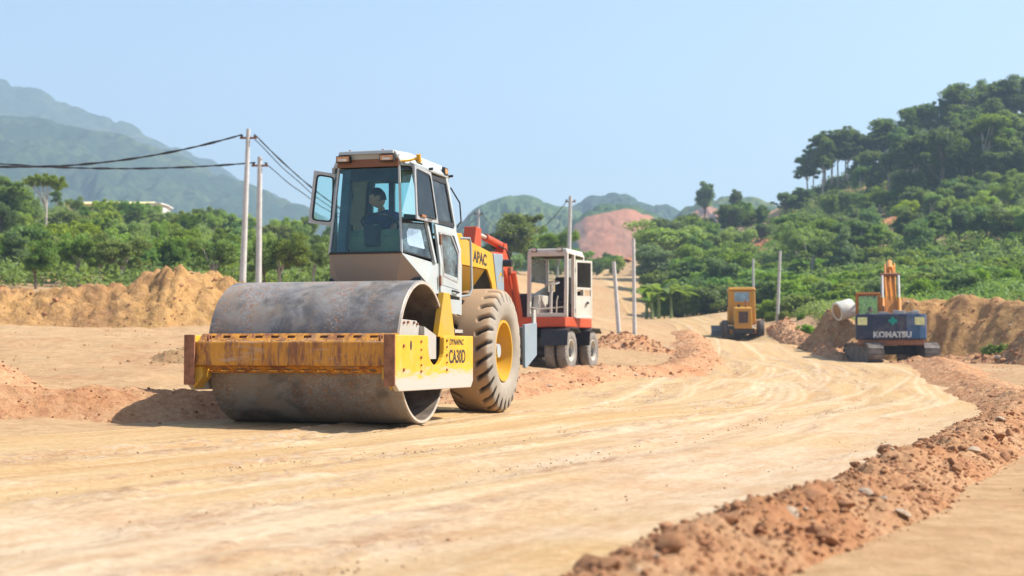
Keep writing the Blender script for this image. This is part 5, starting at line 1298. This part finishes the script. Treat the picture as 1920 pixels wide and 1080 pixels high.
DESC = {
 'round_a': ('broadleaf_tree', 'rounded mid-green broadleaf tree'), 'round_b': ('broadleaf_tree', 'rounded yellow-green broadleaf tree'),
 'round_c': ('broadleaf_tree', 'rounded dark green broadleaf tree'), 'round_d': ('broadleaf_tree', 'rounded grey-green broadleaf tree'),
 'tall_a': ('slender_tree', 'slender dark tree with a high crown'), 'tall_b': ('slender_tree', 'slender mid-green tree with a high crown'), 'tall_c': ('slender_tree', 'slender dark tree with a broad open crown'),
 'cone': ('conical_tree', 'pointed grey-green tree'), 'umbrella': ('umbrella_tree', 'umbrella topped yellow-green tree'), 'lollipop': ('lone_tree', 'dark round headed tree on a bare stem'),
 'bush_a': ('shrub', 'leafy mid-green shrub'), 'bush_b': ('shrub', 'leafy yellow-green shrub')}
TR = random.Random(77); TREES = []
def plant(kind, x, y, h, where, wid=1.0, group=None, z=None, label=None):
    k = KINDS[kind]; nm, d = DESC[kind]
    zz = (gz1(x, y) if z is None else z) - .15
    r = empty(nm, (x, y, zz), TR.uniform(0, 6.28))
    tag(r, label or (d + ' ' + where), 'shrub' if kind.startswith('bush') else 'tree', group)
    s = h; wv = wid * TR.uniform(.72, 1.3); r.scale = (s * wv * TR.uniform(.88, 1.12), s * wv * TR.uniform(.88, 1.12), s)
    c = bpy.data.objects.new('crown', k.crown); COL.objects.link(c); c.parent = r
    t = bpy.data.objects.new('trunk', k.trunk); COL.objects.link(t); t.parent = r
    TREES.append(r); return r
def pix_tree(kind, px, py_top, Y, where, wid=1.0, group=None, hmin=2.5, label=None, z=None):
    """tree at depth Y whose tip stands at picture row py_top when the ground there is as built"""
    x = ptx(px, Y); z0 = gz1(x, Y) if z is None else z; h = max(hmin, ptz(py_top, Y) - z0)
    return plant(kind, x, Y, h, where, wid, group, z0, label)
# ---- the wood on the left
prof_x = [-150, 0, 40, 90, 130, 200, 300, 360, 430, 500, 560, 620, 760, 880]; prof_y = [318, 314, 326, 352, 366, 374, 376, 380, 388, 400, 400, 415, 455, 470]
WL = 'in the wood behind the long earth heap'; GL = 'trees of the left wood'
for Yb, n, add, js in ((158, 20, 6, 20), (134, 19, 30, 30), (110, 18, 58, 32), (92, 17, 88, 30), (78, 18, 120, 24)):
    for i in range(n):
        px = -140 + (1000 if Yb > 100 else 900) * (i + TR.uniform(.1, .9)) / n; Y = Yb + TR.uniform(-8, 8)
        kd = TR.choices(['round_a', 'round_b', 'round_c', 'round_d', 'tall_b', 'bush_b', 'bush_a'], [5, 8, 2, 2, 1, 4, 2])[0]
        py = np.interp(px, prof_x, prof_y) + add + TR.uniform(-js, js)
        pix_tree(kd, px, py, Y, WL, 1.0 if not kd.startswith('tall') else 1.1, GL, 3.2)
pix_tree('umbrella', 84, 318, 120, 'rising above the left wood', 1.1)
pix_tree('round_a', 10, 322, 125, '', 1.5, label='tall full crowned mid-green tree at the edge of the left wood')
pix_tree('round_d', 36, 334, 128, '', 1.1, label='tall tree standing next to the umbrella topped tree')
# ---- trees in the valley behind the roller and the red excavator
WM = 'in the valley behind the red excavator'; GM = 'valley trees'
pix_tree('round_a', 955, 376, 118, 'with a loose crown standing above the red boom', 1.05)
pix_tree('round_a', 1000, 415, 122, WM, .9, GM); pix_tree('round_b', 1045, 412, 128, WM, .8, GM)
for i in range(16):
    px = 880 + 330 * (i + TR.random()) / 16; pix_tree(TR.choice(['round_a', 'round_c', 'round_b', 'bush_b']), px, 468 + TR.uniform(-14, 22), TR.uniform(165, 215), WM, 1.0, GM, 2.5)
for i in range(22):
    px = 1095 + 120 * (i + TR.random()) / 22; pix_tree(TR.choice(['bush_a', 'bush_b', 'bush_a']), px, 492 + TR.uniform(-6, 14), TR.uniform(178, 200), 'in the hedge above the far road', 1.0, 'shrubs of the far hedge', 1.8)
# ---- trees on the right: foot of the hill, slope, ridge
WR = 'on the slope below the wooded ridge'; GR = 'trees of the right hill'
spots = [(1240,398,170,'round_c'),(1275,388,175,'round_a'),(1215,425,150,'round_a'),(1255,430,140,'round_b'),(1300,405,180,'round_c'),(1335,420,170,'round_a'),(1365,380,190,'round_c'),(1400,370,200,'round_a'),
 (1430,395,190,'round_c'),(1340,440,145,'round_b'),(1300,455,135,'round_c'),(1390,440,150,'round_b'),(1425,440,140,'round_a'),(1460,430,165,'round_c'),(1475,372,205,'round_c'),(1500,365,205,'round_c'),(1525,410,170,'round_a'),(1560,365,185,'round_a'),(1590,372,185,'round_d'),
 (1625,355,180,'round_a'),(1655,345,178,'round_b'),(1690,342,176,'round_a'),(1715,365,172,'round_d'),(1742,352,165,'cone'),(1780,378,165,'round_d'),(1810,380,165,'round_d'),(1845,372,165,'cone'),(1880,345,160,'round_b'),(1905,350,165,'round_a'),
 (1500,450,140,'round_b'),(1545,430,145,'round_d'),(1590,430,140,'round_c'),(1620,445,138,'round_a'),(1660,430,142,'round_d'),(1700,440,140,'round_c'),(1755,455,135,'round_c'),(1800,450,135,'round_c'),(1850,440,135,'round_d'),(1900,430,132,'round_a'),
 (1330,470,128,'round_b'),(1370,480,124,'round_a'),(1230,470,128,'round_d'),(1275,490,122,'round_a'),(1310,500,118,'round_c'),(1350,505,116,'round_c'),(1395,500,116,'bush_b'),(1430,490,118,'round_b'),(1470,475,122,'round_a')]
for px, py, Y, kd in spots: pix_tree(kd, px, max(py - (24 if px < 1490 else 8) + TR.uniform(-6, 6), float(np.interp(px, [1215, 1280, 1320, 1370, 1400, 1450, 1500], [408, 386, 398, 372, 368, 384, 350]))), Y, WR, 1.25, GR, 4)
for i in range(30):
    px = 1230 + 760 * (i + TR.random()) / 30; Y = TR.uniform(150, 200); pix_tree(TR.choice(['round_a', 'round_c', 'round_d', 'round_c']), px, np.interp(px, [1230, 1450, 1600, 1950], [440, 420, 400, 390]) + TR.uniform(-15, 25), Y, WR, 1.1, GR, 3)
for i in range(44):
    px = 1450 + 500 * (i + TR.random()) / 44; Y = TR.uniform(128, 176)
    pix_tree(TR.choice(['tall_b', 'cone', 'round_d', 'round_b', 'round_b', 'tall_b']), px, 350 + (176 - Y) * 1.7 + TR.uniform(-18, 28), Y, WR, 1.2, GR, 4)
ridge_x = [1500, 1530, 1560, 1600, 1640, 1690, 1740, 1790, 1850, 1920, 2050]; ridge_y = [285, 245, 235, 232, 228, 205, 182, 165, 148, 135, 110]
WT = 'on the wooded ridge'; GT = 'trees along the right hand ridge'
for i in range(46):
    px = 1512 + 520 * (i + TR.random()) / 46; py = np.interp(px, ridge_x, ridge_y) + TR.uniform(-6, 26)
    pix_tree(TR.choice(['tall_a', 'tall_c', 'tall_c']), px, py, 214 + TR.uniform(-3, 8), WT, 1.30, GT, 6)
for i in range(44):
    px = 1600 + 440 * (i + TR.random()) / 44; py = np.interp(px, ridge_x, ridge_y) + 50 + TR.uniform(-16, 60)
    pix_tree(TR.choice(['tall_a', 'tall_c', 'tall_b', 'round_c']), px, py, 198 + TR.uniform(-8, 10), WT, 1.2, GT, 5)
for i in range(34):
    px = 1690 + 330 * (i + TR.random()) / 34; py = TR.uniform(215, 335) - max(0, px - 1800) * .15
    pix_tree(TR.choice(['tall_a', 'tall_c', 'round_c', 'tall_b']), px, py, 184 + TR.uniform(-10, 8), WT, 1.1, GT, 5)
pix_tree('lollipop', 1323, 334, 262, 'standing alone on the far skyline', 1.0, hmin=3.2)
pix_tree('lollipop', 1381, 350, 240, '', 1.1, label='dark round headed tree rising above the slope near the lone skyline tree')
# ---- low shrubs on the terraced slope and along the foot of the hill
GS = 'shrubs planted over the lower slope'; WS = 'on the lower slope above the ochre mound'
for Y, n in ((90, 32), (97, 32), (104, 32), (112, 31), (121, 30), (131, 30)):
    for i in range(n):
        px = 1440 + 520 * (i + TR.uniform(.15, .85)) / n
        plant(TR.choice(['bush_a', 'bush_b', 'bush_b', 'bush_b']), ptx(px, Y), Y + TR.uniform(-3, 3), TR.uniform(1.1, 2.2), WS, 1.15, GS)
for i in range(26):
    px = 1225 + 260 * (i + TR.random()) / 26; Y = TR.uniform(104, 122)
    plant(TR.choice(['bush_a', 'bush_b', 'bush_a']), ptx(px, Y), Y, TR.uniform(2.0, 3.6), 'at the foot of the hill beyond the grader', 1.0, 'shrubs beyond the grader')
for px, Y, h in ((1858, 50, .8), (1868, 49, 1.0), (1845, 51, .6), (1876, 48.5, .7)):
    plant('bush_a', ptx(px, Y), Y, h, 'growing at the foot of the tall ochre mound', .9, 'weeds at the mound')
for px, Y, h in ((1555, 70, .8), (1540, 73, 1.0), (1515, 76, .8), (1580, 68, 1.3), (1470, 84, .9), (1443, 86, 1.0), (1500, 80, .7)):
    plant('bush_b', ptx(px, Y), Y, h, 'on the grass beside the grader', 1.0, 'weeds beside the road')
# banana plants by the far road
M['banana'] = leafm('banana_leaf', (.07,.15,.03), (.11,.21,.05), (.06,.12,.03))
def banana(px, Y, h, seed):
    rr = random.Random(seed); x = ptx(px, Y); r = tag(empty('banana_plant', (x, Y, gz1(x, Y) - .1)), 'banana plant with broad arching leaves beside the far road', 'banana plant', 'banana plants')
    MB().tube([(0,0,0),(.03,0,h*.25),(0,.03,h*.5)], [.14,.11,.07], 8).build('stem', M['leaf_stem'], r, True)
    for i in range(9):
        a = i * 2.4 + rr.uniform(-.3, .3); L = h * rr.uniform(.55, .75); el = rr.uniform(.5, 1.25); vs = []; nseg = 9
        for j in range(nseg + 1):
            t = j / nseg; d = L * t; z = h * .45 + d * math.sin(el) - 1.1 * L * .5 * t * t; rad = d * math.cos(el)
            w = .30 * math.sin(math.pi * min(1, t * .92 + .06)) ** .7 * (h / 3.2); u = Vector((math.cos(a), math.sin(a), 0)); s_ = Vector((-math.sin(a), math.cos(a), 0)); c = u * rad + Vector((0, 0, z))
            vs += [c - s_ * w + Vector((0,0,.10*w)), c - Vector((0,0,.12*w)), c + s_ * w + Vector((0,0,.10*w))]
        fs = []
        for j in range(nseg): fs += [(3*j, 3*j+1, 3*j+4, 3*j+3), (3*j+1, 3*j+2, 3*j+5, 3*j+4)]
        MB().add(vs, fs).build('leaf', M['banana'], r, True)
M['leaf_stem'] = plain('green_stem', (.16,.20,.06), .6)
for i, (px, Y, h) in enumerate(((1212, 104, 3.6), (1235, 102, 4.2), (1258, 103, 3.8), (1280, 106, 3.4), (1222, 100, 2.8))): banana(px, Y, h, i)
# ---- undergrowth that fills the woods between the trees
def undergrowth(name, label, leaf, n, reg, size, seed, hmax=1.6):
    rs = np.random.RandomState(seed); c = []
    px = rs.uniform(reg[0], reg[1], n * 2); Y = rs.uniform(reg[2], reg[3], n * 2); x = (px - 960) / FPX * Y
    k = (road_dist(x, Y) < -2.5); x = x[k][:n]; Y = Y[k][:n]
    z = gz(x, Y) + rs.rand(len(x)) ** 1.5 * hmax
    V, F = leaves(np.stack([x, Y, z], 1), 60, .9, size, seed + 1, .5)
    tag(link(name, mesh_np(name, V, F), M[leaf]), label, 'undergrowth', kind='stuff')
undergrowth('undergrowth', 'tangled green undergrowth between the trees of the left wood', 'leaf_a', 2200, (-180, 900, 72, 170), .15, 5, 1.0)
undergrowth('undergrowth', 'tangled green undergrowth covering the right hand hill', 'leaf_a', 2600, (1215, 2050, 108, 200), .17, 6, .9)
undergrowth('undergrowth', 'dark brush under the trees of the wooded ridge', 'leaf_c', 1100, (1470, 2080, 186, 226), .18, 7, .8)
undergrowth('grass', 'yellow green grass between the grader and the pale pipe', 'leaf_b', 700, (1435, 1600, 68, 98), .09, 8, .15)
undergrowth('grass', 'green grass along the foot of the lower slope', 'leaf_b', 900, (1600, 2000, 78, 95), .11, 9, .3)
# ---- buildings glimpsed over the left wood and on the right slope
M['yellow_wall'] = paint('pale_yellow_render', (.72,.62,.28), (.5,.42,.3), .3, .8)
M['roof_sheet'] = plain('green_roof_sheet', (.12,.28,.26), .5, 0, .2)
M['white_wall'] = paint('white_render', (.70,.70,.68), (.5,.44,.36), .3, .8)
def house(px0, px1, py0, py1, Y, depth, wall, roofm, label):
    x0, x1 = ptx(px0, Y), ptx(px1, Y); z1 = ptz(py0, Y); z0 = min(gz1((x0+x1)/2, Y), ptz(py1, Y)) - .5; zr = z1 - .28*(x1-x0)*.2
    o = tag(empty('house', ((x0+x1)/2, Y, z0)), label, 'house'); hw = (x1-x0)/2; hh = zr - z0; hr = z1 - z0
    MB().prism([(-hw,0),(hw,0),(hw,hh),(-hw,hh)], 0, depth, 'y').build('wall', wall, o)
    b = MB(); b.prism([(-.3,hh-.05),(depth/2,hr),(depth+.3,hh-.05),(depth+.3,hh+.07),(depth/2,hr+.12),(-.3,hh+.07)], -hw-.3, hw+.3, 'x'); b.build('roof', roofm, o)
    n = max(1, int(hw*2/2.6))
    for i in range(n):
        xx = -hw + 2*hw*(i+.5)/n; f = MB().box(xx-.55,xx+.55,-.06,.0,hh-1.75,hh-.6).build('window', M['white_wall'], o); MB().box(xx-.46,xx+.46,-.075,-.061,hh-1.66,hh-.69).build('pane', M['cab_dark'], f)
house(118, 270, 374, 400, 178, 7, M['yellow_wall'], M['yellow_wall'], 'long pale yellow building just showing over the left wood')
house(276, 296, 380, 398, 178, 6, M['white_wall'], M['white_wall'], 'small white building beside the long yellow one')
house(1806, 1866, 384, 400, 168, 5, M['white_wall'], M['roof_sheet'], 'low hut with a green sheet roof on the wooded slope')
# ---- bare red cuttings on the slope
def cutting(px, py, w, hgt, seed, label):
    """steep bare bank let into the slope where the sight line through (px, py) meets the ground"""
    Ys = np.linspace(90, 260, 400); d = gz((px - 960) / FPX * Ys, Ys) - (CAMZ + (YH - py) / FPX * Ys); k = np.where(d > 0)[0]
    Y = float(Ys[k[0]]) if len(k) else 200.0
    n = 40; t = np.linspace(-1, 1, n); A, B_ = np.meshgrid(t, t)
    X = ptx(px, Y) + A * w; Yv = Y + B_ * hgt * 1.6
    Z = gz(X, Yv) + .45 + (fbm(A * 5, B_ * 5, 4, seed + 2) - .5) * 1.3
    keep = (A ** 2 + B_ ** 2) < (.35 + .9 * (fbm(A * 2.2, B_ * 2.2, 3, seed) - .25))
    F = grid_faces(n, n); F = F[keep.ravel()[F].all(1)]
    me = mesh_np('earth_cutting', np.stack([X, Yv, Z], -1).reshape(-1, 3), F); bmx = bmesh.new(); bmx.from_mesh(me); bmesh.ops.delete(bmx, geom=[v for v in bmx.verts if not v.link_faces], context='VERTS'); bmx.to_mesh(me); bmx.free()
    tag(link('earth_cutting', me, M['red_bare'], None, True), label, 'earth cutting')
    for o in list(TREES):
        q = o.location; pxx = 960 + FPX * q.x / q.y
        if abs(pxx - px) < 16 and q.y < Y and q.y > 100 and q.z + o.scale.z > ptz(py + 8, q.y):
            TREES.remove(o)
            for c in list(o.children): bpy.data.objects.remove(c)
            bpy.data.objects.remove(o)
M['red_bare'] = soil('bare_red_earth', (.50,.17,.07), (.56,.24,.11), (.42,.13,.055), .4, 3, .8, .1)
cutting(1456, 455, 4.0, 4.5, 1, 'bare red earth cutting among the trees on the right slope')
cutting(1432, 478, 4.0, 2.0, 2, 'small red earth patch below the bare cutting')
cutting(1664, 424, 3.5, 2.2, 3, 'red earth patch half hidden by trees below the ridge')
cutting(1182, 480, 9.0, 4.0, 4, 'orange earth bank above the far road')

# ---- far hills
def hill_mat(name, c1, c2, c3, patch=None, sc=.012):
    m, nt, p = nmat(name); co = coords(nt)
    a = noise(nt, co, sc, 4, .55); b_ = noise(nt, co, sc * 12, 6, .7)
    c = mixc(nt, ramp(nt, a, .35, .65), c1, c2); c = mixc(nt, ramp(nt, b_, .42, .58), c, c3)
    if patch:
        at = N(nt, 'ShaderNodeAttribute'); at.attribute_name = 'bare'
        f = ramp(nt, math_(nt, 'ADD', at.outputs['Fac'], math_(nt, 'MULTIPLY', math_(nt, 'SUBTRACT', b_, .5), .5)), .42, .60)
        c = mixc(nt, f, c, mixc(nt, ramp(nt, noise(nt, coords(nt, 'Object', (1, .06, .06)), .09, 5, .65), .42, .60), patch[0], patch[1]))
    nt.links.new(c, p.inputs['Base Color']); p.inputs['Roughness'].default_value = .95; p.inputs['Specular IOR Level'].default_value = .05
    return m
def hill(name, pr, Yr, foot, back, base, m, seed, nx=220, ny=90, spur=.18, canopy=3.0, cs=.12, bare=None, label=None):
    """range whose skyline passes through the given (column, row) points at distance Yr"""
    px = np.array([p[0] for p in pr]); zz = np.array([ptz(p[1], Yr) for p in pr]); xs = np.linspace(px[0], px[-1], nx)
    xr = (xs - 960) / FPX * Yr; t = np.interp(xs, px, zz)
    kk = np.ones(9) / 9; t = np.convolve(np.pad(t, 4, mode='edge'), kk, 'valid')
    ys = np.concatenate([np.linspace(foot, Yr, ny), np.linspace(Yr, back, 24)[1:]])
    u = np.where(ys <= Yr, (ys - foot) / (Yr - foot), 1 - (ys - Yr) / (back - Yr))
    X, Yv = np.meshgrid(xr, ys); U = np.repeat(u[:, None], nx, 1); T = np.repeat(t[None], len(ys), 0)
    sc = 5.0 / (xr[-1] - xr[0])
    rid = np.abs(fbm(X * sc * 2.2 + seed, Yv * sc * .8, 4, seed) - .5) * 2
    prof = U ** .85
    H = base + (T - base) * prof * (1 - spur * 2.2 * rid * np.sin(np.clip(U, 0, 1) * math.pi) ** .8)
    H = H + canopy * (bumps(X * cs, Yv * cs * .7, seed + 4) - .3) * smooth(0, .1, U) + canopy * .8 * (fbm(X * cs * 2, Yv * cs * 2, 3, seed + 9) - .5)
    if bare is not None:
        bx_ = smooth(bare[0] - 12, bare[0] + 12, 960 + X / Yr * FPX) * smooth(bare[1] + 12, bare[1] - 12, 960 + X / Yr * FPX) * smooth(bare[2] - .05, bare[2] + .05, U) * smooth(bare[3] + .03, bare[3] - .03, U)
        H = H - bx_ * (canopy * (bumps(X * cs, Yv * cs * .7, seed + 4) - .3) + canopy * .8 * (fbm(X * cs * 2, Yv * cs * 2, 3, seed + 9) - .5))
        H = H + bx_ * (((U * 14) % 1) - .5) * .5
    me = mesh_np(name, np.stack([X, Yv, H], -1).reshape(-1, 3), grid_faces(*X.shape))
    if bare is not None: float_attr(me, 'bare', bx_)
    tag(link(name, me, m, None, True), kind='structure')
HM1 = hill_mat('far_forest', (.028,.055,.028), (.075,.095,.038), (.016,.036,.022))
HM2 = hill_mat('hill_scrub', (.060,.105,.035), (.110,.130,.045), (.040,.075,.030), ((.36,.16,.095), (.25,.15,.10)), .02)
hill('mountain', [(-420,60),(-200,110),(0,150),(60,166),(150,200),(230,228),(300,262),(380,297),(450,332),(520,366),(600,405),(700,450),(800,500)], 1750, 900, 2300, 5, HM1, 3, 300, 130, .20, 9, .035)
hill('foothill', [(-420,190),(-200,200),(0,212),(100,226),(200,247),(330,290),(430,335),(560,385),(640,425),(720,470)], 1150, 560, 1500, 5, HM1, 8, 280, 110, .22, 6, .05)
hill('hill', [(820,470),(860,430),(885,395),(915,372),(955,362),(1000,370),(1060,385),(1120,420),(1180,455)], 780, 420, 1000, 6, HM2, 13, 180, 90, .16, 3.5, .08)
hill('hill', [(1020,440),(1075,385),(1110,366),(1140,362),(1180,370),(1240,385),(1300,400),(1360,420)], 1000, 560, 1250, 6, HM1, 17, 160, 80, .18, 5, .06)
hill('terraced_hill', [(1030,470),(1070,415),(1100,393),(1140,383),(1170,380),(1205,390),(1250,415),(1330,440)], 520, 330, 640, 6, HM2, 21, 180, 110, .02, 2.2, .16, (1068, 1226, .12, .90))
hill('hill', [(1230,440),(1280,395),(1310,376),(1345,368),(1400,372),(1470,385),(1540,400)], 620, 400, 760, 6, HM2, 25, 150, 80, .12, 3.0, .10, (1285, 1335, .70, .93))
# ---- hazy air over the whole valley
hm, nt, p = nmat('hazy_air'); nt.nodes.remove(p)
pv = N(nt, 'ShaderNodeVolumePrincipled'); pv.inputs['Color'].default_value = (.58,.79,1.0,1); pv.inputs["Density"].default_value = .00060; pv.inputs['Anisotropy'].default_value = .15
nt.links.new(pv.outputs[0], nt.nodes['Material Output'].inputs['Volume'])
hz = MB().box(-1500, 1600, -120, 2400, -3, 420).build('haze', hm); tag(hz, kind='stuff')
